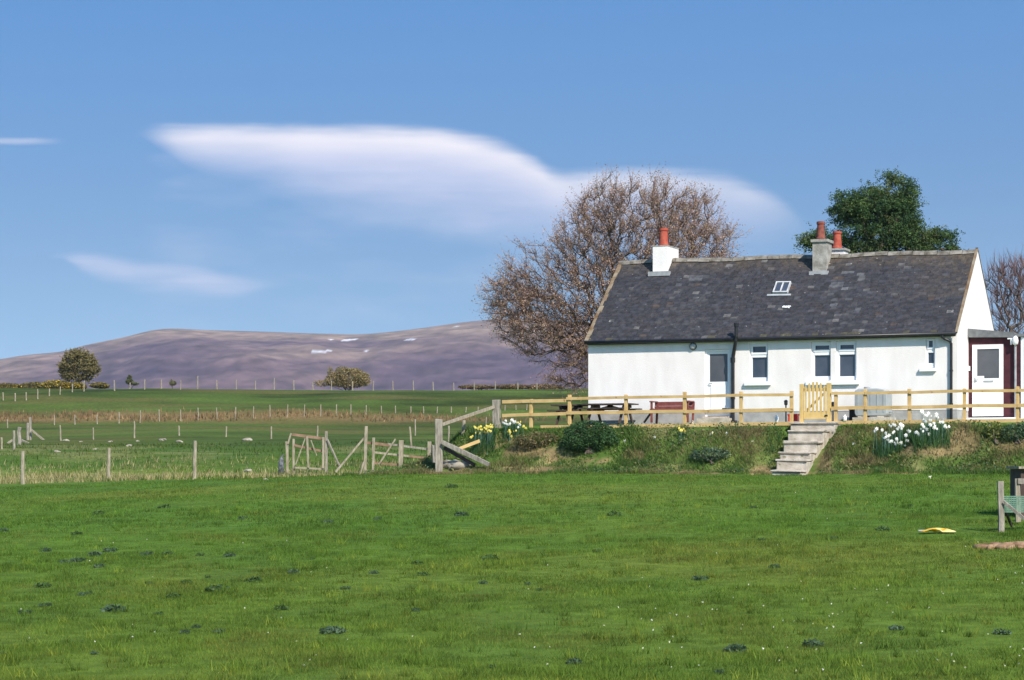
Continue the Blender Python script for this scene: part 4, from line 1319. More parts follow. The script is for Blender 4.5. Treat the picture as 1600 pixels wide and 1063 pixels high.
# yellow scrap
g = hit(1466, 834)
ys = thing('plastic_sheet', 'flattened yellow and white plastic scrap lying on the grass', 'litter', g)
gxs, gys = np.meshgrid(np.linspace(-.30, .29, 30), np.linspace(-.12, .16, 16))
gz_s = .035 + .16 * np.clip(fbm(gxs * 6 + 3, gys * 9, 701, 4) + .12, 0, .4) * (1 - (gxs / .32) ** 2)
gk = np.arange(30 * 16).reshape(16, 30)
edge_s = 1 + .35 * fbm(gxs * 7, gys * 7, 703, 3)
V = np.stack([gxs * edge_s, gys * edge_s, gz_s], -1).reshape(-1, 3)
M['yellow'] = pm('crumpled_yellow_plastic', (0.72, 0.38, 0.02), (0.80, 0.62, 0.28), 5.0, 0.45, attr=False, lo=.46, hi=.62)
so2 = mesh_np('sheet', V, np.stack([gk[:-1, :-1], gk[:-1, 1:], gk[1:, 1:], gk[1:, :-1]], -1).reshape(-1, 4), M['yellow'], ys)
so2.modifiers.new('thickness', 'SOLIDIFY').thickness = .006
pole(ys, 'batten', M['lead'], Vector(g) + Vector((-.33, .16, .05)), Vector(g) + Vector((.20, .20, .075)), .04, .018)

# stones in the left field
ico = bmesh.new(); bmesh.ops.create_icosphere(ico, subdivisions=2, radius=1)
for k, (x, y, w) in enumerate([(103, 689.5, 11), (126, 691, 6), (172, 691, 7), (149, 703, 8), (201, 698, 12), (254, 689, 14), (280, 692, 12), (90, 707, 12), (388, 737, 15), (232, 746, 12), (386, 689, 16), (215, 690, 6), (360, 743, 8), (415, 750, 9)]):
    g = hit(x, y); r = w / 2 / F * g.y
    me = bpy.data.meshes.new('field_stone'); ico.to_mesh(me)
    for v in me.vertices:
        n_ = 1 + .8 * float(fbm(v.co.x * 1.5 + k * 9, v.co.y * 1.5 + v.co.z, 320, 2))
        v.co = Vector((v.co.x * r * n_, v.co.y * r * .9 * n_, v.co.z * r * .42 * n_ + r * .12))
    me.materials.append(M['stone'])
    o = bpy.data.objects.new('field_stone', me); C.objects.link(o); o.location = g
    tag(o, 'pale flat stone lying in the rough green strip left of the hurdles', 'stone', 'stones in the rough left strip')
ico.free()
#@@PLANTS


# ------------------------------------------------------------------ plants
def blades(P, h, w, col, lean=0.45, segs=1):
    """triangle blades; P (n,3) roots, h, w (n,), col (n,3)"""
    n = len(P)
    t = RNG.uniform(0, 2 * np.pi, n); lt = RNG.uniform(0, 2 * np.pi, n); la = RNG.uniform(0, lean, n) * h
    d = np.stack([np.cos(t), np.sin(t), 0 * t], -1) * (w / 2)[:, None]
    tip = P + np.stack([np.cos(lt) * la, np.sin(lt) * la, h], -1)
    V = np.stack([P - d, P + d, tip], 1).reshape(-1, 3)
    Fc = np.arange(3 * n).reshape(n, 3)
    cc = np.repeat(col, 3, 0)
    cc[2::3] *= 1.15
    return V, Fc, np.c_[cc, np.ones(len(cc))]


def scatter(n, y0, y1, tmax=.30, pw=1.0, tmin=None):
    u = RNG.uniform(0, 1, n)
    Y = y0 + (y1 - y0) * u ** pw
    X = RNG.uniform(-tmax if tmin is None else tmin, tmax, n) * Y
    return X, Y


def merge(parts):
    V, Fs, Cs, o = [], [], [], 0
    for v, f, c in parts:
        V.append(v); Fs.append(f + o); Cs.append(c); o += len(v)
    return np.concatenate(V), np.concatenate(Fs), np.concatenate(Cs)


# field grass: short, grazed
parts = []
for (n, y0, y1, hh, ww) in ((460000, 18, 30, .045, .007), (400000, 30, 44, .048, .011), (230000, 44, 68, .06, .018)):
    X, Y = scatter(n, y0, y1, .42)
    a, c = local(X, Y)
    k = c < -6.2
    X, Y = X[k], Y[k]
    col, _ = gcol(X, Y)
    tuft = np.clip(0.75 + 1.1 * fbm(X / .9, Y / .9, 401, 3), .35, 1.5)
    h = hh * tuft * RNG.uniform(.5, 1.3, len(X))
    col = col * (1 + .6 * fbm(X / .35, Y / .5, 403, 3) + .25 * fbm(X / 2.5, Y / 4, 405, 2))[:, None]
    dry = sstep(fbm(X / 1.4, Y / 2.2, 407, 3), .12, .34)[:, None]
    col = col + (np.array([0.165, 0.155, 0.035]) - col) * dry * .32
    yel = RNG.random(len(X))[:, None]
    col = col * RNG.uniform(.75, 1.3, (len(X), 1))
    col = np.where(yel > .90, col * np.array([1.9, 1.45, 1.6]), col) * (1.02 - .04 * sstep(Y, 28, 50))[:, None]
    parts.append(blades(np.stack([X, Y, zT(X, Y) - .005], -1), h, ww * RNG.uniform(.6, 1.3, len(X)), col, .9))
tx_, ty_ = scatter(2600, 19, 52, .40, 1.3)
tw_ = RNG.uniform(.03, .11, 2600); tv_ = RNG.uniform(.6, 1.5, 2600); ty2_ = RNG.random(2600)
J = np.repeat(np.arange(2600), 26)
X = tx_[J] + RNG.normal(0, 1, len(J)) * tw_[J]; Y = ty_[J] + RNG.normal(0, 1, len(J)) * tw_[J]
a, c = local(X, Y)
k = c < -6.4
X, Y, J = X[k], Y[k], J[k]
col, _ = gcol(X, Y)
col = col * (tv_[J] * RNG.uniform(.8, 1.2, len(J)))[:, None]
col = np.where((ty2_[J] > .8)[:, None], col * np.array([1.7, 1.3, 1.3]), col)
parts.append(blades(np.stack([X, Y, zT(X, Y) - .005], -1), RNG.uniform(.05, .12, len(J)) * (.6 + .5 * tv_[J]), RNG.uniform(.006, .014, len(J)), col, 1.0))
V, Fc, Cc = merge(parts)
o = mesh_np('grass', V, Fc, M['grass'], col=Cc)
tag(o, 'short bright green grazed grass covering the foreground field', 'grass', kind='stuff')

# bank: coarse grass, weeds and dead stalks
n = 280000
a = RNG.uniform(-17.5, 9, n); c = RNG.uniform(-6.5, -2.62, n)
X = OX + a * CO + c * SI; Y = OY - a * SI + c * CO
col, e = gcol(X, Y)
stp = (np.abs(a - np.interp(c, [-6.4, -2.8], [STEP_A1, STEP_A0])) < .66)
dens = np.clip(.55 + 1.0 * fbm(X * .8, Y * .8, 411, 3), .05, 1) * (1 - .5 * e)
k = (RNG.random(n) < dens) & ~stp
X, Y, a, c, e = X[k], Y[k], a[k], c[k], e[k]
nn = len(X)
kind = fbm(X * .7 + 9, Y * .7, 413, 3)
pal = np.array([[0.085, 0.155, 0.028], [0.06, 0.125, 0.03], [0.14, 0.19, 0.04], [0.21, 0.175, 0.08]])
pick = np.clip(((kind + .5) * 4 + RNG.normal(0, .8, nn) + e * 2.2).astype(int), 0, 3)
col = pal[pick] * RNG.uniform(.7, 1.3, (nn, 1))
h = RNG.uniform(.05, .20, nn) * np.clip(.7 + 1.4 * fbm(X * 1.1, Y * 1.1, 415, 2), .3, 1.6) * (1 - .65 * sstep(c, -3.5, -3.1))
V1 = blades(np.stack([X, Y, zT(X, Y) - .01], -1), h, RNG.uniform(.012, .035, nn), col, 1.1)
o = mesh_np('bank_weeds', V1[0], V1[1], M['grass'], col=V1[2])
tag(o, 'coarse grass, weeds and dead stalks covering the bank below the fence', 'weeds', kind='stuff')


def leaf_cloud(P, size, col, flat=0.0):
    """one bent quad per point, random direction"""
    n = len(P)
    d1 = RNG.normal(0, 1, (n, 3)); d1[:, 2] *= (1 - flat); d1 /= np.linalg.norm(d1, axis=1)[:, None]
    r = RNG.normal(0, 1, (n, 3)); r[:, 2] += flat * 1.5
    d2 = np.cross(d1, r); d2 /= np.linalg.norm(d2, axis=1)[:, None] + 1e-9
    s = np.asarray(size)[:, None] if np.ndim(size) else np.full((n, 1), size)
    V = np.stack([P - d1 * s, P + d2 * s * .45, P + d1 * s, P - d2 * s * .45], 1).reshape(-1, 3)
    Fc = np.arange(4 * n).reshape(n, 4)
    cc = np.repeat(col, 4, 0)
    return V, Fc, np.c_[cc, np.ones(len(cc))]


def in_ellipsoid(n, c, r, shell=0.0):
    v = RNG.normal(0, 1, (n, 3)); v /= np.linalg.norm(v, axis=1)[:, None]
    q = RNG.uniform(shell ** 3, 1, n) ** (1 / 3)
    return np.array(c) + v * q[:, None] * np.array(r)


def palette(n, cols, var=.25):
    cols = np.array(cols)
    return cols[RNG.integers(0, len(cols), n)] * RNG.uniform(1 - var, 1 + var, (n, 1))


n = 26000
a = RNG.uniform(-17, 4.5, n); c = RNG.uniform(-6.3, -3.0, n)
X = OX + a * CO + c * SI; Y = OY - a * SI + c * CO
_, e = gcol(X, Y)
k = (RNG.random(n) < np.clip(.25 + 1.9 * fbm(X * 1.0, Y * 1.0, 421, 3), 0, 1) * (1 - .85 * e)) & ~(np.abs(a - np.interp(c, [-6.4, -2.8], [STEP_A1, STEP_A0])) < .75)
X, Y = X[k], Y[k]; nn = len(X)
P = np.stack([X, Y, zT(X, Y) + RNG.uniform(0, .16, nn)], -1)
pal = np.array([[.045, .105, .03], [.07, .135, .038], [.115, .175, .042], [.20, .18, .075], [.05, .10, .05]])
pk = np.clip(((fbm(X * .6, Y * .6, 423, 3) + .5) * 5 + RNG.normal(0, .7, nn)).astype(int), 0, 4)
V1 = leaf_cloud(P, RNG.uniform(.02, .055, nn), pal[pk] * RNG.uniform(.7, 1.35, (nn, 1)), .2)
o = mesh_np('bank_leaves', V1[0], V1[1], M['leafy'], col=V1[2])
tag(o, 'broad leaved weeds spread over the bank below the fence', 'weeds', kind='stuff')


def bush(name, label, cat, base, ells, nleaf, size, cols, flowers=None, stems=12, flat=.2, mat='leafy'):
    """ells: list of (dx, dy, z, rx, ry, rz) relative to base"""
    t = thing(name, label, cat, base)
    P = []
    for (x, y, z, rx, ry, rz) in ells:
        q = in_ellipsoid(int(nleaf * rx * rz / sum(e[3] * e[5] for e in ells)), (x, y, z), (rx, ry, rz), .55)
        P.append(q)
    P = np.concatenate(P)
    wob = fbm(P[:, 0] * 2.2 / max(.3, ells[0][3]) + 3, P[:, 2] * 2.2 / max(.3, ells[0][3]) + P[:, 1], 431, 3)
    P = P[(P[:, 2] > .0) & (wob > -.28)]
    col = palette(len(P), cols)
    V, Fc, Cc = leaf_cloud(P, RNG.uniform(.6, 1.3, len(P)) * size, col, flat)
    mesh_np('foliage', V, Fc, M[mat], t, col=Cc)
    m = MB()
    for k in range(stems):
        e = random.choice(ells)
        q = (e[0] + random.uniform(-.6, .6) * e[3], e[1] + random.uniform(-.6, .6) * e[4], e[2] + random.uniform(0, .5) * e[5])
        m.tube([(random.uniform(-.2, .2) * e[3], random.uniform(-.2, .2), -.1), (q[0] * .5, q[1] * .5, q[2] * .55), q], [.02 + .02 * e[5], .015 + .012 * e[5], .006], 5)
    m.build('stems', M['bark'], t)
    if flowers:
        nf, fs, fc = flowers
        P = np.concatenate([in_ellipsoid(nf, (x, y, z), (rx * 1.02, ry * 1.02, rz * 1.02), .95) for (x, y, z, rx, ry, rz) in ells])
        P = P[P[:, 2] > .3 * ells[0][2]]
        V, Fc, Cc = leaf_cloud(P, np.full(len(P), fs), palette(len(P), fc))
        mesh_np('blossom', V, Fc, M['leafy'], t, col=Cc)
    return t


def gbase(px, py): return hit(px, py)


DG = [(0.034, 0.085, 0.026), (0.046, 0.11, 0.03), (0.028, 0.068, 0.026), (0.068, 0.13, 0.036)]
g = hit(921, 706); s = g.y / F
bush('garden_shrub', 'dense dark green mounded shrub on the bank in front of the picnic table', 'shrub', g,
     [(0, .2, .50, 42 * s, .6, 22 * s), (-18 * s, .0, .28, 26 * s, .5, 16 * s), (22 * s, .0, .28, 26 * s, .5, 17 * s)], 13000, .034, DG, stems=14)
g = hit(1590, 690); s = g.y / F
bush('garden_shrub', 'bluish green low shrub on the bank at the right edge', 'shrub', g,
     [(0, .2, .22, 26 * s, .5, 15 * s), (28 * s, .2, .30, 26 * s, .5, 18 * s)], 3500, .04, [(.05, .10, .05), (.07, .13, .06), (.12, .17, .07)], stems=8)
g = hit(1556, 690); s = g.y / F
bush('garden_shrub', 'yellow green wispy plant on the bank below the porch', 'shrub', g,
     [(0, .2, .25, 16 * s, .4, 17 * s)], 900, .04, [(.16, .20, .04), (.22, .22, .06), (.10, .14, .03)], stems=6)
g = hit(1110, 722); s = g.y / F
bush('garden_shrub', 'straggling blue green plant low on the bank left of the steps', 'shrub', g,
     [(0, .1, .18, 34 * s, .4, 12 * s)], 1000, .045, [(.05, .10, .06), (.065, .12, .065), (.14, .18, .10)], stems=8)
g = hit(840, 700); s = g.y / F
bush('garden_shrub', 'dry brown ground cover plant on the bank under the left fence bay', 'shrub', g,
     [(0, .1, .22, 38 * s, .4, 14 * s)], 1800, .04, [(.16, .12, .05), (.22, .17, .08), (.07, .09, .03)], stems=8)


def flower_mesh(r, mat, cup):
    m = MB()
    for k in range(6):
        t = math.pi * k / 3
        e1 = Vector((math.cos(t), 0, math.sin(t))); e2 = Vector((-math.sin(t), 0, math.cos(t)))
        m.quad((0, 0, 0), e1 * r * .55 + e2 * r * .30 + Vector((0, -r * .15, 0)), e1 * r + Vector((0, -.05 * r, 0)), e1 * r * .55 - e2 * r * .30 + Vector((0, -r * .15, 0)))
    m.tube([(0, 0, 0), (0, -r * .45, 0)], [r * .28, r * .36], 7)
    o = m.build('bloom', mat)
    me = o.data
    bpy.data.objects.remove(o)
    return me


FW = flower_mesh(.050, M['petal_white'], None); FY = flower_mesh(.043, M['petal_yellow'], None)


def clump(label, px, py, spots, me, wpx, hpx, seed):
    """leaves as blades and each bloom its own part, at the picture spots given"""
    g = hit(px, py); s = g.y / F
    t = thing('daffodil_clump', label, 'daffodils', g)
    n = 60 + int(wpx * hpx * .35)
    X = RNG.uniform(-wpx / 2 * s, wpx / 2 * s, n); Yo = RNG.uniform(-.25, .55, n)
    z = zT(X + g.x, Yo + g.y) - g.z
    V = blades(np.stack([X, Yo, z - .02], -1), RNG.uniform(.35, .85, n) * min(hpx, 32) * s, RNG.uniform(.014, .028, n), palette(n, [(.05, .12, .035), (.07, .15, .04), (.035, .09, .04)]), .5)
    mesh_np('leaves', V[0], V[1], M['grass'], t, col=V[2])
    st = MB()
    r = random.Random(seed)
    for (x, y) in spots + [(x + r.uniform(-4, 4), y + r.uniform(-2, 5)) for x, y in spots]:
        yy = r.uniform(-.15, .25)
        xx, zz = (x - px) * s, (py - y) * s
        gz0 = float(zT(g.x + xx, g.y + yy)) - g.z
        zz = max(zz, gz0 + .08)
        o = bpy.data.objects.new('bloom', me); C.objects.link(o); o.parent = t
        o.location = (xx, yy, zz); o.rotation_euler = (r.uniform(-.5, .3), r.uniform(-3, 3), r.uniform(-.9, .9)); k = r.uniform(.85, 1.35); o.scale = (k, k, k)
        st.tube([(xx + r.uniform(-.05, .05), yy + .02, gz0), (xx, yy + .01, zz)], .006, 3, cap=False)
    st.build('stalks', M['netting'], t)
    return t


r_ = random.Random(17)
ws = [(1371, 671), (1378, 673), (1383, 684), (1389, 688), (1393, 667), (1398, 664), (1404, 671), (1408, 664), (1412, 666), (1396, 677), (1390, 681), (1399, 693), (1409, 692), (1403, 696), (1415, 680), (1418, 690), (1413, 699), (1385, 680), (1400, 687), (1421, 675), (1427, 682), (1395, 690)]
clump('broad clump of white daffodils on the bank right of the steps', 1400, 706, ws, FW, 58, 40, 1)
ws = [(1432, 676), (1435, 678), (1441, 664), (1445, 668), (1446, 657), (1448, 672), (1453, 664), (1456, 657), (1459, 669), (1463, 648), (1465, 653), (1470, 660), (1474, 656), (1478, 665), (1443, 645), (1449, 650), (1453, 646), (1481, 668), (1438, 671), (1460, 662), (1451, 679)]
clump('taller clump of white daffodils on the bank in front of the small window', 1455, 690, ws, FW, 56, 40, 2)
ws = [(738, 683), (744, 676), (747, 671), (751, 668), (753, 673), (757, 670), (760, 667), (763, 669), (766, 665), (769, 666), (749, 679), (756, 676), (743, 670), (764, 674), (760, 672)]
clump('clump of bright yellow daffodils left of the weathered corner post', 755, 702, ws, FY, 38, 36, 3)
ws = [(788, 662), (791, 659), (797, 663), (800, 657), (803, 660), (806, 661), (793, 664), (812, 664)]
clump('clump of pale cream daffodils under the left fence bay', 798, 680, ws, FW, 26, 22, 4)
ws = [(796, 674), (797, 679), (794, 676), (813, 661), (818, 668), (803, 676)]
clump('few yellow daffodils beside the leftmost pine fence post', 803, 688, ws, FY, 26, 16, 5)
ws = [(1061, 671), (1065, 674), (1069, 672), (1071, 678)]
clump('few yellow daffodils under the fence below the red bench', 1066, 688, ws, FY, 14, 16, 6)

# single pale flowers dotted over bank and field
P = []
for (x, y) in [(941, 667), (951, 689), (976, 695), (1022, 691), (1083, 665), (1112, 683), (1110, 684), (1176, 697), (1135, 683), (1333, 700), (1452, 753), (1572, 662), (1546, 672), (1230, 734)]:
    g = hit(x, y); P.append((g.x, g.y - .06, g.z + .10))
big = len(P)
for _ in range(120):
    px, py = r_.uniform(0, 1600), 745 + 318 * r_.random() ** .7
    if r_.random() < .5: px = 1000 + 600 * r_.random(); py = 900 + 160 * r_.random()
    g = hit(px, py); P.append((g.x, g.y, g.z + .05))
P = np.array(P)
sz = np.where(np.arange(len(P)) < big, .05, .012)
parts = [leaf_cloud(P + RNG.normal(0, .3, P.shape) * sz[:, None], sz * RNG.uniform(.6, 1.2, len(P)), palette(len(P), [(.80, .78, .66), (.85, .84, .80), (.7, .65, .4)], .08)) for _ in range(4)]
V, Fc, Cc = merge(parts)
o = mesh_np('daisies', V, Fc, M['leafy'], col=Cc)
tag(o, 'tiny white daisies dotted over the field and bank', 'daisies', kind='stuff')

# thistles and docks in the field
TP = [(153, 804, 24), (256, 794, 22), (379, 812, 20), (71, 862, 22), (148, 868, 26), (171, 862, 24), (122, 878, 28), (100, 880, 20), (229, 868, 22), (262, 867, 22), (358, 870, 22), (66, 918, 30), (177, 955, 40), (339, 924, 40), (397, 909, 28), (440, 953, 26), (289, 990, 20),
      (307, 982, 16), (342, 990, 24), (458, 896, 22), (489, 875, 12), (39, 959, 24), (271, 934, 24), (129, 931, 18), (138, 929, 14), (148, 1023, 16), (248, 961, 18), (119, 836, 20), (6, 831, 22), (325, 903, 12), (291, 912, 20), (155, 887, 20), (70, 948, 22), (232, 913, 14), (313, 869, 16), (5, 1024, 16),
      (706, 762, 22), (960, 806, 26), (652, 882, 22), (661, 900, 22), (519, 990, 44), (585, 897, 18), (540, 922, 18), (934, 863, 18), (897, 1038, 28), (771, 1045, 16), (755, 913, 18), (511, 818, 24), (722, 806, 26), (650, 956, 16), (765, 875, 32), (590, 812, 16), (825, 914, 12), (843, 924, 12), (747, 782, 8),
      (1304, 843, 16), (1379, 829, 26), (1094, 907, 28), (1210, 888, 22), (1150, 1018, 40), (1270, 1010, 38), (1401, 985, 26), (1566, 992, 30), (1124, 1053, 20), (1137, 881, 14), (1178, 794, 12), (1420, 792, 14), (1190, 845, 14)]


def thistle(px, py, w):
    g = hit(px, py)
    s = w / F * g.y
    n = int(70 + w * 2)
    Q = in_ellipsoid(n, (0, 0, .02), (s * .48, s * .55, s * .17), 0)
    Q = Q[Q[:, 2] > -.01]
    Q[:, 0] *= 1 + 0 * fbm(Q[:, 1] * 9 / s + px, Q[:, 2] * 9 / s, 441, 2)
    Q[:, 2] += zT(g.x + Q[:, 0], g.y + Q[:, 1]) - g.z
    blue = random.random() < .6
    col = palette(len(Q), [(.064, .112, .052), (.085, .130, .075), (.050, .088, .036)] if blue else [(.060, .112, .028), (.075, .13, .034), (.048, .088, .024)])
    V, Fc, Cc = leaf_cloud(Q, RNG.uniform(.6, 1.3, len(Q)) * s * .115, col, .1)
    o = mesh_np('thistle', V, Fc, M['leafy'], col=Cc)
    o.location = g
    tag(o, 'low dark thistle rosette growing in the grazed foreground grass', 'thistle', 'thistles dotted over the foreground field')


for a_ in TP: thistle(*a_)

# rough strips on the left
n = 170000
X, Y = scatter(n, 62, 96, .30, 1.0)
a, c = local(X, Y)
edge = c + 1.5 * fbm(X / 6.0, Y / 6.0, 61, 3)
dn = sstep(edge, -5.6, -3.6) * (1 - .75 * sstep(edge, 2, 8)) * (1 - sstep(edge, 12, 24)) * np.clip(.5 + 1.4 * fbm(X / 3.0, Y / 1.2, 62, 3), .08, 1) * (1 - .8 * sstep(a, -27, -19))
k = (a < -16.2) & (RNG.random(n) < dn)
X, Y = X[k], Y[k]; nn = len(X)
V = blades(np.stack([X, Y, zT(X, Y) - .01], -1), RNG.uniform(.08, .30, nn), RNG.uniform(.02, .04, nn), palette(nn, [(.47, .39, .21), (.40, .32, .15), (.26, .24, .09), (.12, .15, .04)]), .8)
o = mesh_np('dry_grass', V[0], V[1], M['grass'], col=V[2])
tag(o, 'straw coloured dry grass strip along the near field edge', 'grass', kind='stuff')
n = 50000
X, Y = scatter(n, 64, 130, .30, 1.2)
a, c = local(X, Y)
k = (a < -16.5) & (c > -5) & (RNG.random(n) < np.clip(.5 + 1.2 * fbm(X / 2.0, Y / 2.5, 501, 3), .05, 1))
X, Y = X[k], Y[k]; nn = len(X); col, _ = gcol(X, Y)
V = blades(np.stack([X, Y, zT(X, Y) - .01], -1), RNG.uniform(.05, .22, nn), RNG.uniform(.03, .07, nn), col * RNG.uniform(.6, 1.3, (nn, 1)), .9)
o = mesh_np('rough_grass', V[0], V[1], M['grass'], col=V[2])
tag(o, 'rough tussocky green grass behind the straw strip', 'grass', kind='stuff')
n = 26000
X, Y = scatter(n, 194, 216, .27, 1.0, -.30)
yb = 203 - 5 * sstep(X, -30, 30) + 5 * fbm(X / 15.0, Y / 40.0, 71, 3)
k = RNG.random(n) < np.exp(-((Y - yb) / 3.6) ** 2) * (1 - .85 * sstep(X, -12, 4)) * np.clip(.75 + 1.4 * fbm(X / 4.0, Y / 4.0, 511, 3), .05, 1)
X, Y = X[k], Y[k]; nn = len(X)
V = blades(np.stack([X, Y, zT(X, Y) - .02], -1), RNG.uniform(.15, .5, nn), RNG.uniform(.08, .2, nn), palette(nn, [(.25, .155, .075), (.20, .125, .06), (.30, .20, .10), (.14, .13, .05)]), .6)
o = mesh_np('rushes', V[0], V[1], M['grass'], col=V[2])
tag(o, 'rusty brown strip of dead rushes across the far field', 'rushes', kind='stuff')


# ------------------------------------------------------------------ trees
def skeleton(trunk, targets, root_bias=.30, step=.45, rad=.16, tip=.008, power=.56):
    """greedy branching: every target joins the nearest node, paying for the distance back to the root"""
    cap_ = len(trunk) + len(targets) * 14
    N_ = np.zeros((cap_, 3)); par = np.full(cap_, -1); L_ = np.zeros(cap_)
    n = 0
    for k, p in enumerate(trunk):
        N_[n] = p
        if k: par[n] = n - 1; L_[n] = L_[n - 1] + np.linalg.norm(N_[n] - N_[n - 1])
        n += 1
    t0 = np.array(trunk[-1])
    order = np.argsort(np.linalg.norm(targets - t0, axis=1))
    tips = []
    for i in order:
        p = targets[i]
        d = np.linalg.norm(N_[:n] - p, axis=1)
        j = int(np.argmin(d + root_bias * L_[:n]))
        q = N_[j]; dist = d[j]
        m = max(1, int(dist / step)); prev = j
        off = RNG.normal(0, .06 * dist, 3)
        for s_ in range(1, m + 1):
            f = s_ / m
            if n >= cap_: break
            N_[n] = q + (p - q) * f + off * math.sin(math.pi * f) + np.array([0, 0, .10 * dist * math.sin(math.pi * f)])
            par[n] = prev; L_[n] = L_[prev] + dist / m
            prev = n; n += 1
        tips.append(prev)
    N_, par = N_[:n], par[:n]
    w = np.ones(n) * .25
    for k in range(n - 1, 0, -1):
        w[par[k]] += w[k]
    R = tip + (rad - tip) * (w / w[0]) ** power
    return N_, par, R, tips


def limb_mesh(N_, par, R, sides=5):
    k = np.where(par >= 0)[0]
    A, B = N_[par[k]], N_[k]; ra, rb = np.minimum(R[par[k]], R[k] * 1.5), R[k]
    d = B - A; ln = np.linalg.norm(d, axis=1)[:, None] + 1e-9; d = d / ln
    ref = np.where(np.abs(d[:, 2:3]) > .9, np.array([[1., 0, 0]]), np.array([[0, 0, 1.]]))
    e1 = np.cross(d, ref); e1 /= np.linalg.norm(e1, axis=1)[:, None]; e2 = np.cross(d, e1)
    t = np.linspace(0, 2 * np.pi, sides, endpoint=False)
    ring = np.cos(t)[None, :, None] * e1[:, None] + np.sin(t)[None, :, None] * e2[:, None]
    V = np.concatenate([A[:, None] + ring * ra[:, None, None], B[:, None] + ring * rb[:, None, None]], 1)
    m = len(k); base = (np.arange(m) * 2 * sides)[:, None]
    j = np.arange(sides); j2 = (j + 1) % sides
    Fc = np.stack([base + j, base + j2, base + sides + j2, base + sides + j], -1).reshape(-1, 4)
    return V.reshape(-1, 3), Fc


def twigs(P, D, ln, w, col):
    """thin crossed strips from P along D"""
    n = len(P)
    D = D / (np.linalg.norm(D, axis=1)[:, None] + 1e-9)
    tip = P + D * ln[:, None]
    r = RNG.normal(0, 1, (n, 3)); s = np.cross(D, r); s /= np.linalg.norm(s, axis=1)[:, None] + 1e-9
    s2 = np.cross(D, s)
    V = np.stack([P - s * w, P + s * w, tip, P - s2 * w, P + s2 * w, tip], 1).reshape(-1, 3)
    Fc = np.arange(6 * n).reshape(2 * n, 3)
    return V, Fc, np.c_[np.repeat(col, 6, 0), np.ones(6 * n)]


def crown_targets(Y, ells, n, depth=.8, shell=.35):
    """ells (px, py, rx, ry) in picture units at distance Y"""
    s = Y / F
    A = np.array([e[2] * e[3] for e in ells], float)
    out = []
    for e, a_ in zip(ells, A / A.sum()):
        c_ = at(e[0], e[1], Y)
        out.append(in_ellipsoid(max(4, int(n * a_)), c_, (e[2] * s, min(e[2], e[3] * 1.4) * s * depth, e[3] * s), shell))
    return np.concatenate(out)


def tree(name, label, px, Y, base_py, ells, n, trunk_h, rad, twig, buds, bark, group=None, stray=0, tw_w=.006, upb=.35, bias=.3, zmin=.25, cat='tree'):
    b = at(px, base_py, Y)
    b.z = float(zT(b.x, b.y))
    t = thing(name, label, cat, b, 0, group)
    T = crown_targets(Y, ells, n) - np.array(b)
    if stray:
        keep = fbm(T[:, 0] * .55 + 4, T[:, 2] * .55 + T[:, 1] * .4, 611, 3) > -.27
        big_ = [(e[0], e[1], e[2] * 1.16, e[3] * 1.16) for e in ells]
        T = np.concatenate([T[keep], crown_targets(Y, big_, stray, shell=.92) - np.array(b)])
    T = T[T[:, 2] > zmin]
    trunk = [(0, 0, -.3), (.03, .02, trunk_h * .35), (-.05, 0, trunk_h * .7), (.02, 0, trunk_h)]
    N_, par, R, tips = skeleton(trunk, T, bias, rad=rad, tip=.006)
    V, Fc = limb_mesh(N_, par, R)
    mesh_np('trunk', V, Fc, bark, t)
    cen = T.mean(0); cen[2] -= 1.0
    idx = np.array([i for i in range(len(N_)) if R[i] < rad * .22 and par[i] >= 0])
    k, lmin, lmax, tcol = twig
    I = np.repeat(idx, k)
    f = RNG.uniform(0, 1, len(I))[:, None]
    P = N_[par[I]] * (1 - f) + N_[I] * f
    D = (P - cen); D /= np.linalg.norm(D, axis=1)[:, None]
    seg = N_[I] - N_[par[I]]; seg /= np.linalg.norm(seg, axis=1)[:, None] + 1e-9
    D = D * .55 + seg * .5 + RNG.normal(0, .45, D.shape) + np.array([0, 0, upb])
    ln = RNG.uniform(lmin, lmax, len(I))
    parts = [twigs(P, D, ln, tw_w, palette(len(I), tcol))]
    cr_ = mesh_np('twigs', *parts[0][:2], M['leafy'], t, col=parts[0][2])
    if buds:
        nb, bs, bcol = buds
        Dn = D / np.linalg.norm(D, axis=1)[:, None]
        J = np.repeat(np.arange(len(I)), nb)
        Q = P[J] + Dn[J] * (ln[J] * RNG.uniform(.15, 1.05, len(J)))[:, None] + RNG.normal(0, .035, (len(J), 3))
        V, Fc, Cc = leaf_cloud(Q, RNG.uniform(.5, 1.2, len(Q)) * bs, palette(len(Q), bcol, .35))
        mesh_np('crown', V, Fc, M['leafy'], t, col=Cc)
    return t


TW = [(.25, .17, .145), (.31, .22, .19), (.20, .14, .12)]
BUD = [(.42, .255, .155), (.35, .21, .13), (.50, .33, .26), (.34, .19, .155), (.38, .29, .13), (.56, .41, .36)]
tree('bare_tree', 'wide spreading tree with brown spring buds behind the left gable of the cottage', 985, 81.0, 672,
     [(1000, 395, 140, 112), (885, 468, 118, 98), (848, 498, 84, 48), (920, 540, 58, 50), (1085, 395, 62, 92), (985, 340, 90, 62), (800, 460, 42, 40), (890, 590, 36, 22), (1010, 520, 80, 80)],
     2500, 1.6, .25, (6, .25, .90, TW), (7, .036, BUD), M['bark'], upb=.30, tw_w=.007, stray=110)
tree('bare_tree', 'leafless purplish tree with upright twigs beyond the right gable', 1590, 88.0, 668,
     [(1592, 465, 56, 58), (1574, 440, 36, 42), (1625, 450, 56, 62), (1600, 520, 80, 40)], 700, 1.5, .15, (4, .35, .95, [(.27, .17, .16), (.32, .21, .20), (.22, .14, .14)]), None, M['bark'], upb=.75, tw_w=.010)


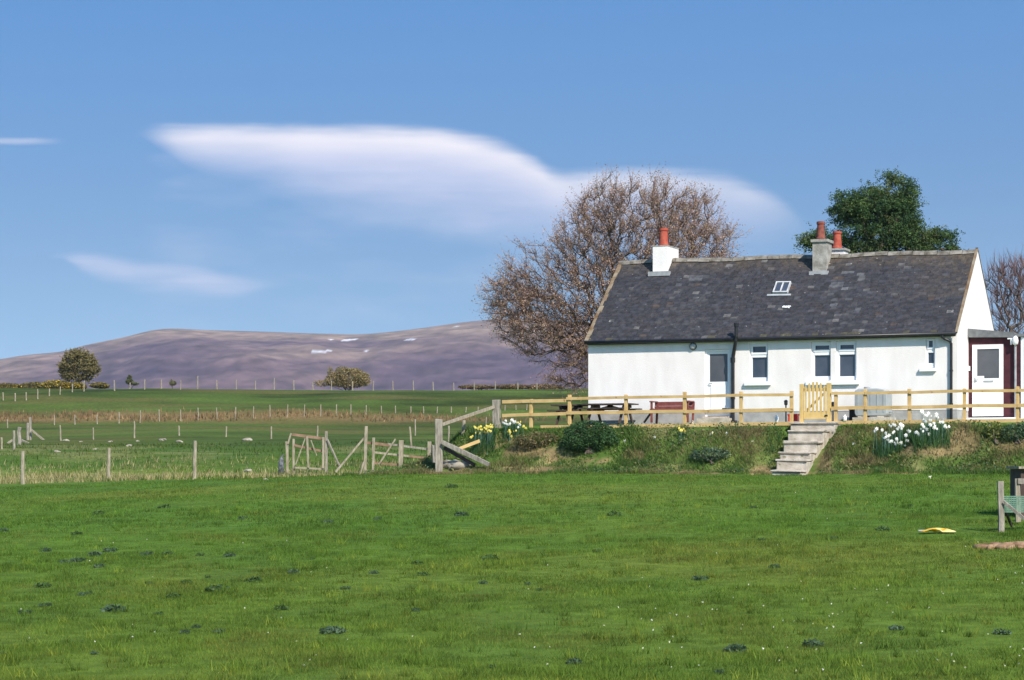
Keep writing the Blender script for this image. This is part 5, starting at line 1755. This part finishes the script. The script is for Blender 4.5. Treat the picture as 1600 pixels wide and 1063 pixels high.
def evergreen():
    Y = 96.0; s = Y / F
    b = at(1372, 640, Y); b.z = float(zT(b.x, b.y))
    t = thing('evergreen_tree', 'dark green evergreen tree with ragged crown rising behind the cottage ridge', 'tree', b)
    ells = [(1368, 322, 58, 40), (1392, 295, 40, 30), (1330, 340, 44, 36), (1380, 355, 60, 36), (1300, 368, 34, 18), (1405, 340, 36, 40), (1440, 368, 34, 18), (1468, 362, 17, 11), (1350, 385, 58, 26), (1422, 392, 46, 20), (1272, 368, 16, 7), (1332, 316, 34, 28), (1408, 318, 30, 30), (1394, 274, 12, 10), (1482, 386, 8, 7), (1365, 284, 10, 9)]
    ells = [(e[0], e[1] + 7, e[2] * .88, e[3] * .86) for e in ells]
    T = crown_targets(Y, ells, 400, .8, .40) - np.array(b)
    T = np.concatenate([T, crown_targets(Y, [(e[0], e[1], e[2] * 1.06, e[3] * 1.06) for e in ells], 36, .8, .95) - np.array(b)])
    keep = fbm(T[:, 0] * .75 + 2, T[:, 2] * 1.1 + T[:, 1] * .3, 601, 2) > -.21
    T = T[keep]
    N_, par, R, tips = skeleton([(0, 0, -.3), (.05, 0, 1.6), (-.1, 0, 3.4), (.1, .05, 5.2)], T, .22, rad=.24, tip=.014)
    V, Fc = limb_mesh(N_, par, R); mesh_np('trunk', V, Fc, M['bark'], t)
    parts = []
    for p in T:
        # feathery sprays reaching outward and drooping at their ends
        ns, nl = 15, 17
        out_ = np.array([p[0], p[1], 0]) / (np.hypot(p[0], p[1]) + .3)
        D = RNG.normal(0, .75, (ns, 3)) + out_ * .6; D[:, 2] = RNG.normal(.12, .35, ns)
        D /= np.linalg.norm(D, axis=1)[:, None]
        ln = RNG.uniform(.25, .75, ns)
        f = RNG.uniform(0, 1, (ns, nl))
        Q = p + RNG.normal(0, .12, (ns, 1, 3)) + D[:, None] * (f * ln[:, None])[..., None]
        Q[..., 2] -= .30 * f ** 2 * ln[:, None]
        Q = Q.reshape(-1, 3) + RNG.normal(0, .045, (ns * nl, 3))
        base = random.choice([(.050, .102, .032), (.070, .125, .036), (.092, .145, .040), (.038, .080, .032), (.11, .14, .045)])
        parts.append(leaf_cloud(Q, RNG.uniform(.028, .065, len(Q)), palette(len(Q), [base], .4), .1))
    V, Fc, Cc = merge(parts)
    mesh_np('crown', V, Fc, M['leafy'], t, col=Cc)


evergreen()


def skyline(name, label, px, py_base, Y, ells, n, size, cols, flowers=None, cat='tree', stems=14):
    b = at(px, py_base, Y); b.z = float(zT(b.x, b.y)) - .1
    s = Y / F
    dz = at(px, py_base, Y).z - b.z
    E = [((x - px) * s, random.uniform(-.4, .4), (py_base - y) * s + dz, rx * s, rx * s * .8, ry * s) for (x, y, rx, ry) in ells]
    return bush(name, label, cat, b, E, n, size, cols, flowers, stems=stems)


OL = [(.20, .175, .06), (.24, .19, .075), (.15, .14, .05), (.26, .20, .09)]
tree('round_tree', 'round olive brown tree standing alone on the crest at the left', 123, 268.0, 602, [(123, 572, 30, 21), (108, 577, 16, 15), (140, 576, 14, 15), (122, 560, 20, 12), (122, 588, 25, 10)], 620, .4, .14, (4, .35, .8, [(.13, .10, .05)]), (9, .12, OL), M['bark'], tw_w=.025, upb=.2, zmin=.35)
BR = [(.27, .17, .08), (.31, .22, .09), (.21, .16, .07), (.22, .22, .08), (.34, .27, .12)]
skyline('scrub_bush', 'brown and olive dome shaped bush on the crest left of centre', 543, 603, 262, [(547, 589, 28, 14), (526, 594, 20, 10), (564, 592, 16, 12), (502, 599, 16, 5), (516, 583, 5, 10), (545, 599, 34, 8), (535, 584, 14, 12), (556, 583, 10, 9)], 9000, .11, BR, cat='bush')
skyline('conifer', 'small dark conifer between posts on the crest right of the round tree', 203, 602, 262, [(203, 592, 3.5, 6), (203, 597, 6, 4), (212, 600, 6, 2)], 1200, .14, [(.10, .12, .055), (.14, .14, .065)], stems=4)
skyline('scrub_bush', 'tiny dark bush on the crest near the middle of the left field', 270, 602, 264, [(270, 599, 6, 4), (268, 597, 3, 4)], 500, .12, [(.15, .15, .07), (.18, .16, .08)], stems=3)
GO = [(.15, .13, .035), (.21, .15, .045), (.11, .10, .03)]
for (x, y, rx, ry, lab) in ((12, 610, 26, 8, 'gorse bush with yellow tips cut by the left edge'), (52, 610, 26, 9, 'brownish gorse bush second from the left edge'), (88, 607, 24, 9, 'gorse bush bright with yellow flowers below the round tree'), (118, 606, 16, 6, 'small gorse bush just right of the yellow one'), (155, 604, 14, 4, 'lowest gorse bush among the crest posts')):
    skyline('gorse_bush', lab, x, y + 3, 243, [(x, y - ry * .4, rx, ry), (x + rx * .5, y - ry * .2, rx * .6, ry * .8)], 3000, .15, GO, (260 if 'bright' in lab else 70, .13, [(.55, .40, .03), (.45, .30, .03)]), cat='gorse', stems=6)
for (x, y, rx, ry, lab) in ((745, 606, 30, 3, 'low reddish scrub on the crest left of the bare tree'), (800, 606, 30, 3.5, 'low reddish scrub on the crest beneath the bare tree branches'), (850, 607, 30, 5, 'low brown scrub on the crest beside the cottage gable')):
    skyline('scrub_bush', lab, x, y + 1, 258, [(x, y - ry * .3, rx, ry), (x + rx * .6, y - 1, rx * .5, ry * .7)], 2200, .15, [(.20, .125, .06), (.24, .16, .08), (.14, .12, .045)], cat='scrub', stems=6)

# ------------------------------------------------------------------ air
HAZE = 0.00009
hz = MB().box(-6600, 6600, -900, 6600, -70, 330).build('haze', M['trim'])
hm = bpy.data.materials.new('haze'); hm.use_nodes = True
hn = hm.node_tree
for nd in list(hn.nodes):
    if nd.type == 'BSDF_PRINCIPLED': hn.nodes.remove(nd)
pv = hn.nodes.new('ShaderNodeVolumePrincipled')
pv.inputs['Color'].default_value = (0.78, 0.84, 1.0, 1)
pv.inputs['Density'].default_value = HAZE
pv.inputs['Anisotropy'].default_value = 0.2
hn.links.new(pv.outputs[0], next(nd for nd in hn.nodes if nd.type == 'OUTPUT_MATERIAL').inputs['Volume'])
hz.data.materials[0] = hm
tag(hz, None, None, kind='stuff')
